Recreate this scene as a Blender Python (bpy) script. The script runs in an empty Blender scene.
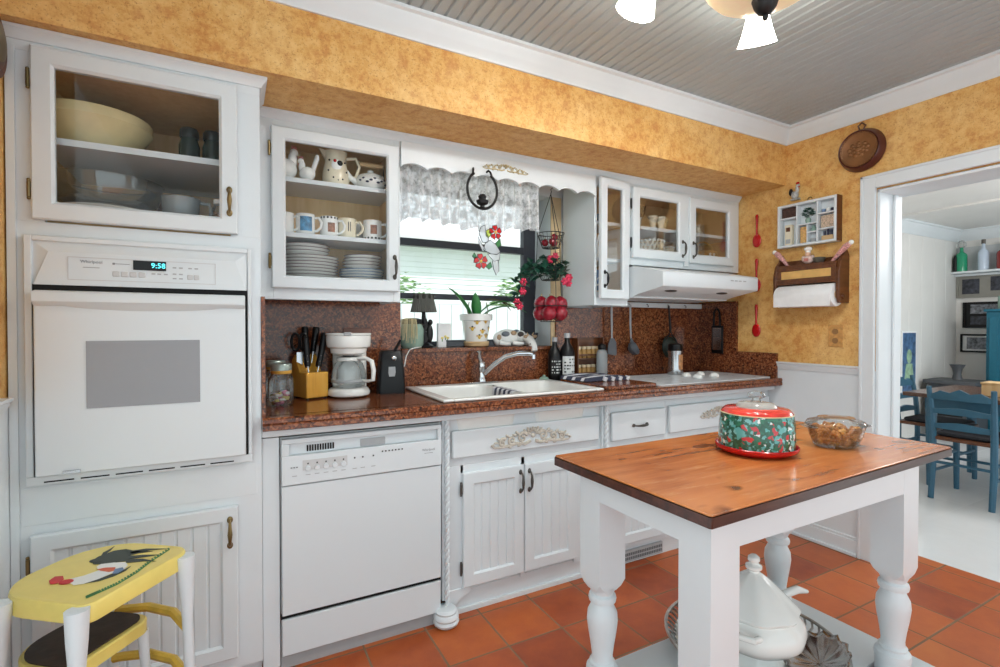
import bpy, math, random
from mathutils import Vector, Matrix
random.seed(7)
PI = math.pi
SC = bpy.context.scene
COL = SC.collection
def lin(c):
    return tuple(((v/255)/12.92 if v/255 <= .04045 else ((v/255+.055)/1.055)**2.4) for v in c)
# ------------------------------------------------------------------ materials
MATS = {}
def newmat(name):
    m = bpy.data.materials.new(name); m.use_nodes = True
    nt = m.node_tree; b = nt.nodes['Principled BSDF']
    return m, nt, b
def mat(name, rgb, rough=.5, metal=0, var=.04, scale=25, emit=None, es=0, bump=0, coat=0, spec=None):
    if name in MATS: return MATS[name]
    m, nt, b = newmat(name)
    c = lin(rgb)
    b.inputs['Roughness'].default_value = rough
    b.inputs['Metallic'].default_value = metal
    if coat: b.inputs['Coat Weight'].default_value = coat; b.inputs['Coat Roughness'].default_value = .08
    if spec is not None: b.inputs['Specular IOR Level'].default_value = spec
    tc = nt.nodes.new('ShaderNodeTexCoord')
    n = nt.nodes.new('ShaderNodeTexNoise'); n.inputs['Scale'].default_value = scale; n.inputs['Detail'].default_value = 4
    nt.links.new(tc.outputs['Object'], n.inputs['Vector'])
    r = nt.nodes.new('ShaderNodeValToRGB')
    r.color_ramp.elements[0].position = .3; r.color_ramp.elements[1].position = .7
    r.color_ramp.elements[0].color = (*[max(0, v*(1-var)) for v in c], 1)
    r.color_ramp.elements[1].color = (*[min(1, v*(1+var)) for v in c], 1)
    nt.links.new(n.outputs['Fac'], r.inputs['Fac']); nt.links.new(r.outputs['Color'], b.inputs['Base Color'])
    if bump:
        bp = nt.nodes.new('ShaderNodeBump'); bp.inputs['Strength'].default_value = bump; bp.inputs['Distance'].default_value = .004
        nt.links.new(n.outputs['Fac'], bp.inputs['Height']); nt.links.new(bp.outputs['Normal'], b.inputs['Normal'])
    if emit:
        b.inputs['Emission Color'].default_value = (*lin(emit), 1); b.inputs['Emission Strength'].default_value = es
    MATS[name] = m
    return m
def glass(name, tint=(255, 255, 255), refl=.06, alpha=.0, body=(255, 255, 255), rough=.02, k=.75):
    """thin glass: transparent, a fresnel reflection and an optional share of diffuse body colour"""
    m, nt, b = newmat(name); N = nt.nodes; L = nt.links
    out = [n for n in N if n.type == 'OUTPUT_MATERIAL'][0]
    N.remove(b)
    t = N.new('ShaderNodeBsdfTransparent'); t.inputs['Color'].default_value = (*lin(tint), 1)
    g = N.new('ShaderNodeBsdfGlossy'); g.inputs['Roughness'].default_value = rough
    d = N.new('ShaderNodeBsdfDiffuse'); d.inputs['Color'].default_value = (*lin(body), 1)
    lw = N.new('ShaderNodeFresnel'); lw.inputs['IOR'].default_value = 1.45
    mp = N.new('ShaderNodeMath'); mp.operation = 'MULTIPLY_ADD'; mp.inputs[1].default_value = k; mp.inputs[2].default_value = refl-.02; mp.use_clamp = True
    L.new(lw.outputs['Fac'], mp.inputs[0])
    m1 = N.new('ShaderNodeMixShader'); m1.inputs['Fac'].default_value = alpha
    L.new(t.outputs[0], m1.inputs[1]); L.new(d.outputs[0], m1.inputs[2])
    m2 = N.new('ShaderNodeMixShader'); L.new(mp.outputs[0], m2.inputs['Fac'])
    L.new(m1.outputs[0], m2.inputs[1]); L.new(g.outputs[0], m2.inputs[2])
    L.new(m2.outputs[0], out.inputs['Surface'])
    MATS[name] = m
    return m
def ramp(nt, els, interp='LINEAR'):
    r = nt.nodes.new('ShaderNodeValToRGB'); cr = r.color_ramp; cr.interpolation = interp
    while len(cr.elements) < len(els): cr.elements.new(.5)
    for e, (p, c) in zip(cr.elements, els):
        e.position = p; e.color = (*lin(c), 1)
    return r
def noise(nt, vec, scale, detail=4, rough=.55):
    n = nt.nodes.new('ShaderNodeTexNoise'); n.inputs['Scale'].default_value = scale; n.inputs['Detail'].default_value = detail; n.inputs['Roughness'].default_value = rough
    if vec is not None: nt.links.new(vec, n.inputs['Vector'])
    return n
def mix(nt, fac, a, b, mode='MIX'):
    n = nt.nodes.new('ShaderNodeMix'); n.data_type = 'RGBA'; n.blend_type = mode
    if isinstance(fac, float): n.inputs[0].default_value = fac
    else: nt.links.new(fac, n.inputs[0])
    for i, s in ((6, a), (7, b)):
        if isinstance(s, tuple): n.inputs[i].default_value = (*lin(s), 1)
        else: nt.links.new(s, n.inputs[i])
    return n.outputs[2]
def objvec(nt, scale=None):
    tc = nt.nodes.new('ShaderNodeTexCoord')
    if scale is None: return tc.outputs['Object']
    mp = nt.nodes.new('ShaderNodeMapping'); mp.inputs['Scale'].default_value = scale
    nt.links.new(tc.outputs['Object'], mp.inputs['Vector'])
    return mp.outputs['Vector']
# white painted wood
WHITE = mat('white_paint', (220, 226, 229), .38, var=.02, scale=6)
WHITE2 = mat('white_wall_paint', (222, 227, 229), .45, var=.02, scale=4)
APPL = mat('white_enamel', (218, 224, 227), .3, var=.01, scale=3)
APPL2 = mat('pale_grey_plastic', (200, 200, 200), .4)
# orange sponge painted plaster
def make_orange():
    m, nt, b = newmat('sponged_orange_plaster'); v = objvec(nt)
    big = noise(nt, v, 3.2, 6, .6); med = noise(nt, v, 24, 8, .75); fine = noise(nt, v, 150, 4, .65)
    r1 = ramp(nt, [(.32, (204, 142, 66)), (.5, (222, 170, 96)), (.68, (232, 192, 126))]); nt.links.new(big.outputs['Fac'], r1.inputs['Fac'])
    r2 = ramp(nt, [(.38, (186, 104, 42)), (.5, (224, 176, 102)), (.62, (240, 206, 140))]); nt.links.new(med.outputs['Fac'], r2.inputs['Fac'])
    c = mix(nt, .45, r1.outputs['Color'], r2.outputs['Color'])
    s = ramp(nt, [(.0, (255, 255, 255)), (.30, (235, 235, 235)), (.44, (0, 0, 0))]); nt.links.new(fine.outputs['Fac'], s.inputs['Fac'])
    k = mix(nt, s.outputs['Color'], c, (172, 108, 50))
    nt.links.new(k, b.inputs['Base Color']); b.inputs['Roughness'].default_value = .6
    bp = nt.nodes.new('ShaderNodeBump'); bp.inputs['Strength'].default_value = .25; bp.inputs['Distance'].default_value = .004
    nt.links.new(med.outputs['Fac'], bp.inputs['Height']); nt.links.new(bp.outputs['Normal'], b.inputs['Normal'])
    return m
ORANGE = make_orange()
DWHITE = mat('dining_wall_paint', (226, 224, 220), .5, var=.02, scale=4)
def make_granite():
    m, nt, b = newmat('brown_granite'); v = objvec(nt)
    vo = nt.nodes.new('ShaderNodeTexVoronoi'); vo.inputs['Scale'].default_value = 150; nt.links.new(v, vo.inputs['Vector'])
    sp = nt.nodes.new('ShaderNodeSeparateColor'); nt.links.new(vo.outputs['Color'], sp.inputs['Color'])
    r = ramp(nt, [(0, (22, 14, 12)), (.25, (40, 22, 16)), (.28, (112, 58, 34)), (.62, (138, 76, 44)), (.66, (166, 104, 66)), (.9, (174, 116, 80)), (.94, (48, 36, 34))], 'CONSTANT')
    nt.links.new(sp.outputs[0], r.inputs['Fac'])
    n = noise(nt, v, 60, 5, .7)
    r2 = ramp(nt, [(.35, (40, 22, 16)), (.52, (128, 68, 40)), (.7, (176, 112, 72))]); nt.links.new(n.outputs['Fac'], r2.inputs['Fac'])
    nt.links.new(mix(nt, .45, r.outputs['Color'], r2.outputs['Color']), b.inputs['Base Color'])
    b.inputs['Roughness'].default_value = .16
    return m
GRANITE = make_granite()
def make_tile(name, size, ox, oy, cols, grout, rough, gw, bumpy=.3):
    m, nt, b = newmat(name); v = objvec(nt); L = nt.links
    sep = nt.nodes.new('ShaderNodeSeparateXYZ'); L.new(v, sep.inputs[0])
    fl = []; gr = []
    def mth(op, a, bb=None, cc=None):
        n = nt.nodes.new('ShaderNodeMath'); n.operation = op
        for i, x in enumerate((a, bb, cc)):
            if x is None: continue
            if isinstance(x, (int, float)): n.inputs[i].default_value = x
            else: L.new(x, n.inputs[i])
        return n.outputs[0]
    for ax, o in ((0, ox), (1, oy)):
        t = mth('DIVIDE', mth('SUBTRACT', sep.outputs[ax], o), size)
        f = mth('FLOOR', t); fr = mth('SUBTRACT', t, f)
        e = mth('MINIMUM', fr, mth('SUBTRACT', 1.0, fr))
        fl.append(f); gr.append(e)
    edge = mth('MINIMUM', gr[0], gr[1])
    g = mth('LESS_THAN', edge, gw/size/2)
    cb = nt.nodes.new('ShaderNodeCombineXYZ'); L.new(fl[0], cb.inputs[0]); L.new(fl[1], cb.inputs[1])
    wn = nt.nodes.new('ShaderNodeTexWhiteNoise'); wn.noise_dimensions = '3D'; L.new(cb.outputs[0], wn.inputs['Vector'])
    n = noise(nt, v, 7, 6, .65)
    a = mth('MULTIPLY_ADD', wn.outputs['Value'], .45, mth('MULTIPLY', n.outputs['Fac'], .62))
    k = len(cols)
    r = ramp(nt, [(.15+.75*i/(k-1), c) for i, c in enumerate(cols)]); L.new(a, r.inputs['Fac'])
    c = mix(nt, g, r.outputs['Color'], grout)
    L.new(c, b.inputs['Base Color'])
    rr = mth('MULTIPLY_ADD', g, .5, rough); L.new(rr, b.inputs['Roughness'])
    bp = nt.nodes.new('ShaderNodeBump'); bp.inputs['Strength'].default_value = bumpy; bp.inputs['Distance'].default_value = .006
    h = mth('MULTIPLY_ADD', mth('MINIMUM', edge, .04), 12.0, mth('MULTIPLY', n.outputs['Fac'], .3))
    L.new(h, bp.inputs['Height']); L.new(bp.outputs['Normal'], b.inputs['Normal'])
    return m
TERRA = make_tile('terracotta_tile', .2475, .6885, 1.668, [(124, 46, 16), (160, 72, 26), (184, 92, 36), (196, 110, 50)], (122, 98, 74), .38, .008)
WTILE = make_tile('white_polished_tile', .6, 3.25, .9, [(226, 228, 230), (234, 235, 236), (240, 241, 242)], (205, 207, 208), .08, .004, .05)
def make_wood(name, cols, sc=(2.2, 26, 26), rough=.3, scratch=None, coat=0):
    m, nt, b = newmat(name); v = objvec(nt, sc)
    n = noise(nt, v, 1.6, 8, .62); w = noise(nt, objvec(nt), 3.0, 3, .5)
    r = ramp(nt, [(.28+.44*i/(len(cols)-1), c) for i, c in enumerate(cols)]); nt.links.new(n.outputs['Fac'], r.inputs['Fac'])
    c = r.outputs['Color']
    r2 = ramp(nt, [(.35, (0, 0, 0)), (.7, (255, 255, 255))]); nt.links.new(w.outputs['Fac'], r2.inputs['Fac'])
    c = mix(nt, r2.outputs['Color'], c, cols[-1]) if scratch else c
    if scratch:
        s = noise(nt, objvec(nt, (5, 34, 5)), 1.3, 6, .7)
        rs = ramp(nt, [(.55, (0, 0, 0)), (.70, (255, 255, 255))]); nt.links.new(s.outputs['Fac'], rs.inputs['Fac'])
        sm = nt.nodes.new('ShaderNodeMath'); sm.operation = 'MULTIPLY'; sm.inputs[1].default_value = .62
        nt.links.new(rs.outputs['Color'], sm.inputs[0]); c = mix(nt, sm.outputs[0], c, scratch)
        k = noise(nt, objvec(nt, (7, 12, 7)), 1.0, 2, .4)
        rk = ramp(nt, [(.28, (255, 255, 255)), (.37, (0, 0, 0))]); nt.links.new(k.outputs['Fac'], rk.inputs['Fac'])
        sk = nt.nodes.new('ShaderNodeMath'); sk.operation = 'MULTIPLY'; sk.inputs[1].default_value = .8
        nt.links.new(rk.outputs['Color'], sk.inputs[0]); c = mix(nt, sk.outputs[0], c, (92, 40, 18))
    nt.links.new(c, b.inputs['Base Color']); b.inputs['Roughness'].default_value = rough
    if coat: b.inputs['Coat Weight'].default_value = coat; b.inputs['Coat Roughness'].default_value = .12
    MATS[name] = m
    return m
PINE = make_wood('stained_pine', [(120, 56, 24), (162, 88, 40), (182, 106, 52), (200, 124, 66)], rough=.24, scratch=(206, 152, 100), coat=.3)
DARKEDGE = make_wood('dark_stained_edge', [(44, 20, 12), (70, 34, 22), (92, 50, 36)], rough=.35)
BROWNWOOD = make_wood('brown_wood', [(66, 34, 16), (96, 54, 26), (116, 68, 34)], rough=.35)
DARKWOOD = make_wood('dark_table_wood', [(62, 40, 32), (92, 64, 52), (112, 84, 70)], rough=.25)
BLOCKWOOD = make_wood('honey_wood', [(206, 146, 50), (222, 162, 62), (230, 174, 78)], sc=(26, 26, 2), rough=.35)
TAN = make_wood('tan_cabinet_lining', [(214, 176, 124), (224, 188, 138), (232, 200, 152)], sc=(20, 20, 2), rough=.5)
PANE = glass('window_pane_glass', refl=.022, k=.4)
FROST = glass('frosted_glass', tint=(250, 252, 252), refl=.08, alpha=.45, body=(236, 232, 222))
CLEAR = glass('clear_glass', tint=(251, 253, 253), refl=.06, alpha=.02, body=(235, 240, 240))
SMOKE = glass('dark_glass', tint=(60, 60, 60), refl=.06, alpha=.3, body=(20, 24, 24))
CLOUDY = glass('cloudy_plastic', tint=(230, 236, 238), refl=.05, alpha=.35, body=(205, 212, 215), rough=.2)
CERAMIC = mat('white_ceramic', (238, 238, 234), .15, var=.01)
CREAM = mat('cream_ceramic', (232, 222, 196), .2, var=.03)
YELLOWWARE = mat('yellow_ware', (226, 208, 158), .2, var=.04)
BLACK = mat('black_plastic', (13, 13, 15), .34, spec=.3)
BLACKM = mat('black_matt', (16, 16, 18), .6)
FRAMEB = mat('black_window_frame', (40, 44, 54), .4)
IRON = mat('wrought_iron', (28, 27, 28), .45, .4)
PEWTER = mat('dark_pewter', (92, 88, 84), .35, .8)
BRASS = mat('antique_brass', (132, 112, 74), .35, .8)
CHROME = mat('chrome', (214, 216, 220), .1, 1)
SILVER = mat('tarnished_silver', (178, 176, 172), .18, 1, var=.15, scale=40)
STEEL = mat('brushed_steel', (188, 190, 192), .25, 1)
RED = mat('glossy_red', (188, 20, 22), .2)
REDF = mat('red_petal', (206, 30, 34), .4, var=.1)
WINE = mat('wine_red_skin', (140, 26, 42), .18, var=.25, scale=18)
LEAF = mat('green_leaf', (58, 128, 66), .4, var=.2)
LEAFD = mat('dark_green_leaf', (38, 84, 66), .45, var=.25)
BLUE = mat('teal_blue_paint', (44, 92, 116), .4, var=.06)
TEAL = mat('teal_paint', (22, 100, 122), .45, var=.05)
YELLOW = mat('yellow_enamel', (236, 214, 118), .28, var=.03)
YELLOWD = mat('worn_yellow_enamel', (214, 176, 70), .35, var=.15)
TREAD = mat('brown_rubber_tread', (56, 40, 28), .6, var=.25, scale=30, bump=.4)
GREY = mat('grey_silicone', (88, 92, 98), .45)
GREYL = mat('light_grey', (170, 172, 174), .4)
GREYLCD = mat('grey_oven_glass', (146, 147, 151), .15, var=.04, scale=3)
GOLD = mat('worn_gilt', (196, 180, 140), .4, var=.2, scale=60)
APPLQ = mat('antiqued_plaster', (198, 190, 178), .55, var=.22, scale=90)
COPPER = mat('dark_copper', (134, 90, 52), .4, .25, var=.2, scale=14)
COPPERD = mat('dark_red_enamel', (82, 36, 28), .3)
TERRACUP = mat('tan_clay', (204, 172, 128), .6)
PAPER = mat('white_paper', (238, 238, 238), .7)
SAGE = mat('sage_green_glaze', (142, 168, 154), .25)
STRAW = mat('dry_straw', (196, 186, 148), .7)
NAVY = mat('navy_cloth', (58, 62, 82), .8, bump=.2)
CLOTHW = mat('white_cloth', (220, 220, 224), .85, bump=.2)
CORK = mat('cork_lid', (222, 204, 172), .6)
SPICE = mat('spice_tan', (168, 130, 74), .6, var=.3, scale=60)
SPICE2 = mat('spice_green', (120, 118, 70), .6, var=.3, scale=60)
SNACK = mat('toasted_brown', (176, 110, 48), .45, var=.35, scale=35)
LABELW = mat('pale_label', (214, 216, 214), .5, var=.1, scale=60)
BLUEC = mat('blue_glaze', (96, 124, 160), .3, var=.1)
PINK = mat('pink_wrapper', (226, 150, 176), .4)
YELW = mat('yellow_wrapper', (236, 220, 150), .4)
HOLEB = mat('shadow_black', (8, 8, 8), .8)
GREYTXT = mat('grey_print', (130, 132, 136), .5)
PHOTO = mat('dark_photo_print', (52, 54, 64), .35, var=.8, scale=26)
PHOTOB = mat('blue_print', (74, 104, 140), .4, var=.6, scale=16)
FRAMEG = mat('pewter_frame', (142, 140, 132), .4)
def make_holly():
    m, nt, b = newmat('holly_print'); v = objvec(nt)
    vo = nt.nodes.new('ShaderNodeTexVoronoi'); vo.inputs['Scale'].default_value = 105
    nz = noise(nt, v, 60, 3, .6); vm = nt.nodes.new('ShaderNodeVectorMath'); vm.operation = 'MULTIPLY_ADD'; vm.inputs[1].default_value = (.025, .025, .025)
    nt.links.new(nz.outputs['Color'], vm.inputs[0]); nt.links.new(v, vm.inputs[2]); nt.links.new(vm.outputs[0], vo.inputs['Vector'])
    sp = nt.nodes.new('ShaderNodeSeparateColor'); nt.links.new(vo.outputs['Color'], sp.inputs['Color'])
    r = ramp(nt, [(0, (14, 78, 56)), (.3, (30, 108, 80)), (.44, (88, 166, 162)), (.62, (120, 184, 182)), (.72, (20, 90, 66)), (.9, (196, 40, 44)), (.96, (236, 240, 236))], 'CONSTANT')
    nt.links.new(sp.outputs[1], r.inputs['Fac']); nt.links.new(r.outputs['Color'], b.inputs['Base Color'])
    b.inputs['Roughness'].default_value = .2; b.inputs['Coat Weight'].default_value = .6; b.inputs['Coat Roughness'].default_value = .05
    return m
HOLLY = make_holly()
def make_lace():
    m, nt, b = newmat('white_lace'); N = nt.nodes; L = nt.links; v = objvec(nt)
    out = [n for n in N if n.type == 'OUTPUT_MATERIAL'][0]
    n = noise(nt, v, 40, 4, .6); w = nt.nodes.new('ShaderNodeTexVoronoi'); w.inputs['Scale'].default_value = 120; L.new(v, w.inputs['Vector'])
    r = ramp(nt, [(.40, (165, 165, 165)), (.54, (250, 250, 250))]); L.new(n.outputs['Fac'], r.inputs['Fac'])
    rr = ramp(nt, [(.15, (150, 150, 150)), (.5, (255, 255, 255))]); L.new(w.outputs['Distance'], rr.inputs['Fac'])
    f = mix(nt, .3, r.outputs['Color'], rr.outputs['Color'])
    b.inputs['Base Color'].default_value = (.84, .85, .87, 1); b.inputs['Roughness'].default_value = .9
    t = N.new('ShaderNodeBsdfTransparent'); ms = N.new('ShaderNodeMixShader')
    tl = N.new('ShaderNodeBsdfTranslucent'); tl.inputs['Color'].default_value = (.8, .81, .83, 1)
    m2 = N.new('ShaderNodeMixShader'); m2.inputs['Fac'].default_value = .4
    L.new(b.outputs[0], m2.inputs[1]); L.new(tl.outputs[0], m2.inputs[2])
    L.new(f, ms.inputs['Fac']); L.new(t.outputs[0], ms.inputs[1]); L.new(m2.outputs[0], ms.inputs[2]); L.new(ms.outputs[0], out.inputs['Surface'])
    return m
LACE = make_lace()
SHADE = mat('lit_frosted_glass', (250, 246, 238), .3, emit=(255, 247, 232), es=14)
BOWLG = mat('lit_alabaster', (236, 218, 180), .3, emit=(255, 232, 190), es=.22, var=.12, scale=12)
CYAN = mat('lit_clock_digits', (90, 230, 240), .4, emit=(90, 230, 245), es=1.6)
PLATEB = mat('orange_painted_plate', (204, 142, 70), .45, var=.15, scale=40)
# ------------------------------------------------------------------ mesh builder
class MB:
    def __init__(s): s.v = []; s.f = []; s.m = []
    def add(s, vs, fs, mi=0, T=None):
        n = len(s.v)
        s.v += [tuple(T @ Vector(p)) if T is not None else tuple(p) for p in vs]
        s.f += [tuple(i+n for i in f) for f in fs]; s.m += [mi]*len(fs)
        return s
    def box(s, x0, x1, y0, y1, z0, z1, mi=0, T=None):
        vs = [(x, y, z) for x in (x0, x1) for y in (y0, y1) for z in (z0, z1)]
        return s.add(vs, [(0, 1, 3, 2), (4, 6, 7, 5), (0, 4, 5, 1), (2, 3, 7, 6), (0, 2, 6, 4), (1, 5, 7, 3)], mi, T)
    def lathe(s, prof, c=(0, 0, 0), n=28, mi=0, T=None, sx=1, sy=1):
        vs = []; fs = []; idx = []
        for r, z in prof:
            if r < 1e-6: idx.append([len(vs)]); vs.append((c[0], c[1], c[2]+z))
            else:
                idx.append(list(range(len(vs), len(vs)+n)))
                vs += [(c[0]+r*sx*math.cos(2*PI*i/n), c[1]+r*sy*math.sin(2*PI*i/n), c[2]+z) for i in range(n)]
        for a, b in zip(idx, idx[1:]):
            if len(a) == 1 and len(b) == 1: continue
            for i in range(n):
                j = (i+1) % n
                if len(a) == 1: fs.append((a[0], b[j], b[i]))
                elif len(b) == 1: fs.append((a[i], a[j], b[0]))
                else: fs.append((a[i], a[j], b[j], b[i]))
        return s.add(vs, fs, mi, T)
    def tube(s, pts, r, n=8, mi=0, closed=False, cap=True, T=None, flat=1):
        pts = [Vector(p) for p in pts]; k = len(pts)
        rr = r if isinstance(r, (list, tuple)) else [r]*k
        vs = []; fs = []; up = None
        for i, p in enumerate(pts):
            if closed: t = pts[(i+1) % k]-pts[i-1]
            else: t = pts[min(i+1, k-1)]-pts[max(i-1, 0)]
            t.normalize()
            if up is None:
                up = Vector((0, 0, 1)) if abs(t.z) < .9 else Vector((0, 1, 0))
            u = up-t*up.dot(t)
            if u.length < 1e-5: u = t.orthogonal()
            u.normalize(); w = t.cross(u); up = u
            for j in range(n):
                a = 2*PI*j/n; vs.append(p+(u*math.cos(a)*flat+w*math.sin(a))*rr[i])
        for i in range(k if closed else k-1):
            for j in range(n):
                a = i*n+j; b = i*n+(j+1) % n; c = ((i+1) % k)*n
                fs.append((a, b, c+(j+1) % n, c+j))
        if cap and not closed:
            fs.append(tuple(range(n))[::-1]); fs.append(tuple(range((k-1)*n, k*n)))
        return s.add(vs, fs, mi, T)
    def prism(s, poly, axis, a, b, mi=0, T=None):
        """extrude a 2-D outline: axis 'x': (y,z), 'y': (x,z), 'z': (x,y)"""
        def P(p, t):
            return {'x': (t, p[0], p[1]), 'y': (p[0], t, p[1]), 'z': (p[0], p[1], t)}[axis]
        k = len(poly); vs = [P(p, a) for p in poly]+[P(p, b) for p in poly]
        fs = [tuple(range(k)), tuple(range(k, 2*k))[::-1]]+[(i, i+k, (i+1) % k+k, (i+1) % k) for i in range(k)]
        return s.add(vs, fs, mi, T)
    def ell(s, c, r, n=14, m=8, mi=0, T=None):
        if not isinstance(r, tuple): r = (r, r, r)
        vs = []; fs = []
        for i in range(1, m):
            t = PI*i/m
            for j in range(n):
                a = 2*PI*j/n; vs.append((c[0]+r[0]*math.sin(t)*math.cos(a), c[1]+r[1]*math.sin(t)*math.sin(a), c[2]+r[2]*math.cos(t)))
        top = len(vs); vs += [(c[0], c[1], c[2]+r[2]), (c[0], c[1], c[2]-r[2])]
        for i in range(m-2):
            for j in range(n):
                a = i*n+j; b = i*n+(j+1) % n; fs.append((a, b, b+n, a+n)[::-1])
        for j in range(n):
            fs.append((top, j, (j+1) % n)); o = (m-2)*n; fs.append((top+1, o+(j+1) % n, o+j))
        return s.add(vs, fs, mi, T)
    def frame(s, x0, x1, z0, z1, y0, y1, l, r, b, t, ch=.008, mi=0):
        """rectangular frame in the xz plane, front at y0, inner edge chamfered by ch"""
        o = [(x0, z0), (x1, z0), (x1, z1), (x0, z1)]
        i1 = [(x0+l, z0+b), (x1-r, z0+b), (x1-r, z1-t), (x0+l, z1-t)]
        i2 = [(x0+l+ch, z0+b+ch), (x1-r-ch, z0+b+ch), (x1-r-ch, z1-t-ch), (x0+l+ch, z1-t-ch)]
        vs = [(x, y0+.004, z) for x, z in o]
        oo = [(x0+.004, z0+.004), (x1-.004, z0+.004), (x1-.004, z1-.004), (x0+.004, z1-.004)]
        vs += [(x, y0, z) for x, z in oo]+[(x, y0, z) for x, z in i1]+[(x, y0+ch, z) for x, z in i2]+[(x, y1, z) for x, z in i2]+[(x, y1, z) for x, z in o]
        fs = []
        for k in range(5):
            for q in range(4):
                p = (q+1) % 4; fs.append((k*4+q, k*4+p, k*4+4+p, k*4+4+q))
        for q in range(4):
            p = (q+1) % 4; fs.append((20+q, 20+p, p, q))
        return s.add(vs, fs, mi)
    def build(s, name, mats, parent=None, origin=None, bevel=0, smooth=40, local=False, solid=0, sub=0):
        """one mesh object; vertices are world coordinates unless local"""
        me = bpy.data.meshes.new(name)
        off = Vector((0, 0, 0))
        if not local:
            if parent is not None:
                p = parent
                while p is not None: off += p.location; p = p.parent
            elif origin is not None: off = Vector(origin)
        me.from_pydata([tuple(Vector(p)-off) for p in s.v], [], s.f); me.update()
        import bmesh
        bm = bmesh.new(); bm.from_mesh(me); bmesh.ops.recalc_face_normals(bm, faces=bm.faces); bm.to_mesh(me); bm.free()
        for mm in (mats if isinstance(mats, (list, tuple)) else [mats]): me.materials.append(mm)
        me.polygons.foreach_set('material_index', s.m)
        if smooth:
            me.polygons.foreach_set('use_smooth', [True]*len(me.polygons)); me.set_sharp_from_angle(angle=math.radians(smooth))
        o = bpy.data.objects.new(name, me); COL.objects.link(o)
        if parent is not None: o.parent = parent
        elif origin is not None: o.location = origin
        if bevel:
            md = o.modifiers.new('edge', 'BEVEL'); md.width = bevel; md.segments = 2; md.limit_method = 'ANGLE'; md.angle_limit = math.radians(40)
        if solid:
            md = o.modifiers.new('skin', 'SOLIDIFY'); md.thickness = solid
        if sub:
            md = o.modifiers.new('sub', 'SUBSURF'); md.levels = sub; md.render_levels = sub
        return o
def thing(name, label, cat, loc=(0, 0, 0), rz=0, group=None):
    o = bpy.data.objects.new(name, None); COL.objects.link(o); o.empty_display_size = .05
    o.location = loc; o.rotation_euler = (0, 0, rz)
    return tag(o, label, cat, group)
def tag(o, label, cat, group=None, kind=None):
    o['label'] = label; o['category'] = cat
    if group: o['group'] = group
    if kind: o['kind'] = kind
    return o
def struct(name, mb, m, label, cat, bevel=0, smooth=40):
    o = mb.build(name, m, bevel=bevel, smooth=smooth); return tag(o, label, cat, kind='structure')
def dup(root, loc, rz, label, group=None):
    r = root.copy(); COL.objects.link(r); r.location = loc; r.rotation_euler = (0, 0, rz); r['label'] = label
    if group: r['group'] = group
    for ch in list(root.children):
        c = ch.copy(); COL.objects.link(c); c.parent = r
        for g in list(ch.children):
            d = g.copy(); COL.objects.link(d); d.parent = c
    return r
def text(s, size, T, m, name, parent, depth=.0004):
    cu = bpy.data.curves.new(name, 'FONT'); cu.body = s; cu.size = size; cu.extrude = depth; cu.align_x = 'CENTER'; cu.align_y = 'CENTER'; cu.resolution_u = 3
    to = bpy.data.objects.new(name+'_src', cu); COL.objects.link(to)
    bpy.context.view_layer.update()
    me = bpy.data.meshes.new_from_object(to.evaluated_get(bpy.context.evaluated_depsgraph_get()))
    bpy.data.objects.remove(to); bpy.data.curves.remove(cu)
    off = Vector((0, 0, 0)); p = parent
    while p is not None: off += p.location; p = p.parent
    me.transform(Matrix.Translation(-off) @ T); me.materials.clear(); me.materials.append(m)
    o = bpy.data.objects.new(name, me); COL.objects.link(o); o.parent = parent
    return o
def faceY(x, y, z): return Matrix.Translation((x, y, z)) @ Matrix.Rotation(PI/2, 4, 'X')     # text facing -Y
def arc(c, r, a0, a1, n, plane='xz', ry=None):
    ry = r if ry is None else ry; out = []
    for i in range(n+1):
        a = a0+(a1-a0)*i/n; u, v = r*math.cos(a), ry*math.sin(a)
        out.append({'xz': (c[0]+u, c[1], c[2]+v), 'xy': (c[0]+u, c[1]+v, c[2]), 'yz': (c[0], c[1]+u, c[2]+v)}[plane])
    return out
def rrect(x0, x1, y0, y1, r, n=5):
    out = []
    for cx, cy, a in ((x1-r, y1-r, 0), (x0+r, y1-r, PI/2), (x0+r, y0+r, PI), (x1-r, y0+r, 1.5*PI)):
        out += [(cx+r*math.cos(a+PI/2*i/n), cy+r*math.sin(a+PI/2*i/n)) for i in range(n+1)]
    return out
WORLD = 1.3; EXPO = 0.34
# ------------------------------------------------------------------ the setting
XL, XR, YB, ZC = -.561, 2.95, 2.48, 2.41
Y0L = 1.15
struct('floor', MB().box(XL, 3.25, -1.6, YB, -.06, 0), TERRA, 'terracotta tiled kitchen floor with grey grout', 'floor')
struct('floor_dining', MB().box(3.25, 8.05, -1.6, 2.9, -.06, 0), WTILE, 'white polished tiled floor of the room beyond the doorway', 'floor')
def beads(mb, x0, x1, pitch, dep, fn, wid=.006):
    """a beadboard strip: groove lines every pitch between x0 and x1; fn(u, d, end) gives a 3-D point, d is the depth into the board"""
    us = []; n = max(1, round((x1-x0)/pitch)); p = (x1-x0)/n
    us.append((x0, 0))
    for i in range(1, n):
        c = x0+i*p; us += [(c-wid, 0), (c-wid*.35, dep), (c+wid*.35, dep), (c+wid, 0)]
    us.append((x1, 0))
    vs = [fn(u, d, 0) for u, d in us]+[fn(u, d, 1) for u, d in us]; k = len(us)
    mb.add(vs, [(i, i+1, k+i+1, k+i) for i in range(k-1)])
    return mb
cb = beads(MB(), XL, XR, .0475, .006, lambda u, d, e: (u, -1.3 if e == 0 else YB, ZC+d), .007)
cb.box(XL-.1, XR+.2, -1.3, YB+.2, ZC+.012, ZC+.06)
struct('ceiling', cb, mat('grey_white_ceiling_paint', (170, 180, 183), .45, var=.01), 'pale grey beadboard kitchen ceiling with narrow grooves', 'ceiling')
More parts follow.
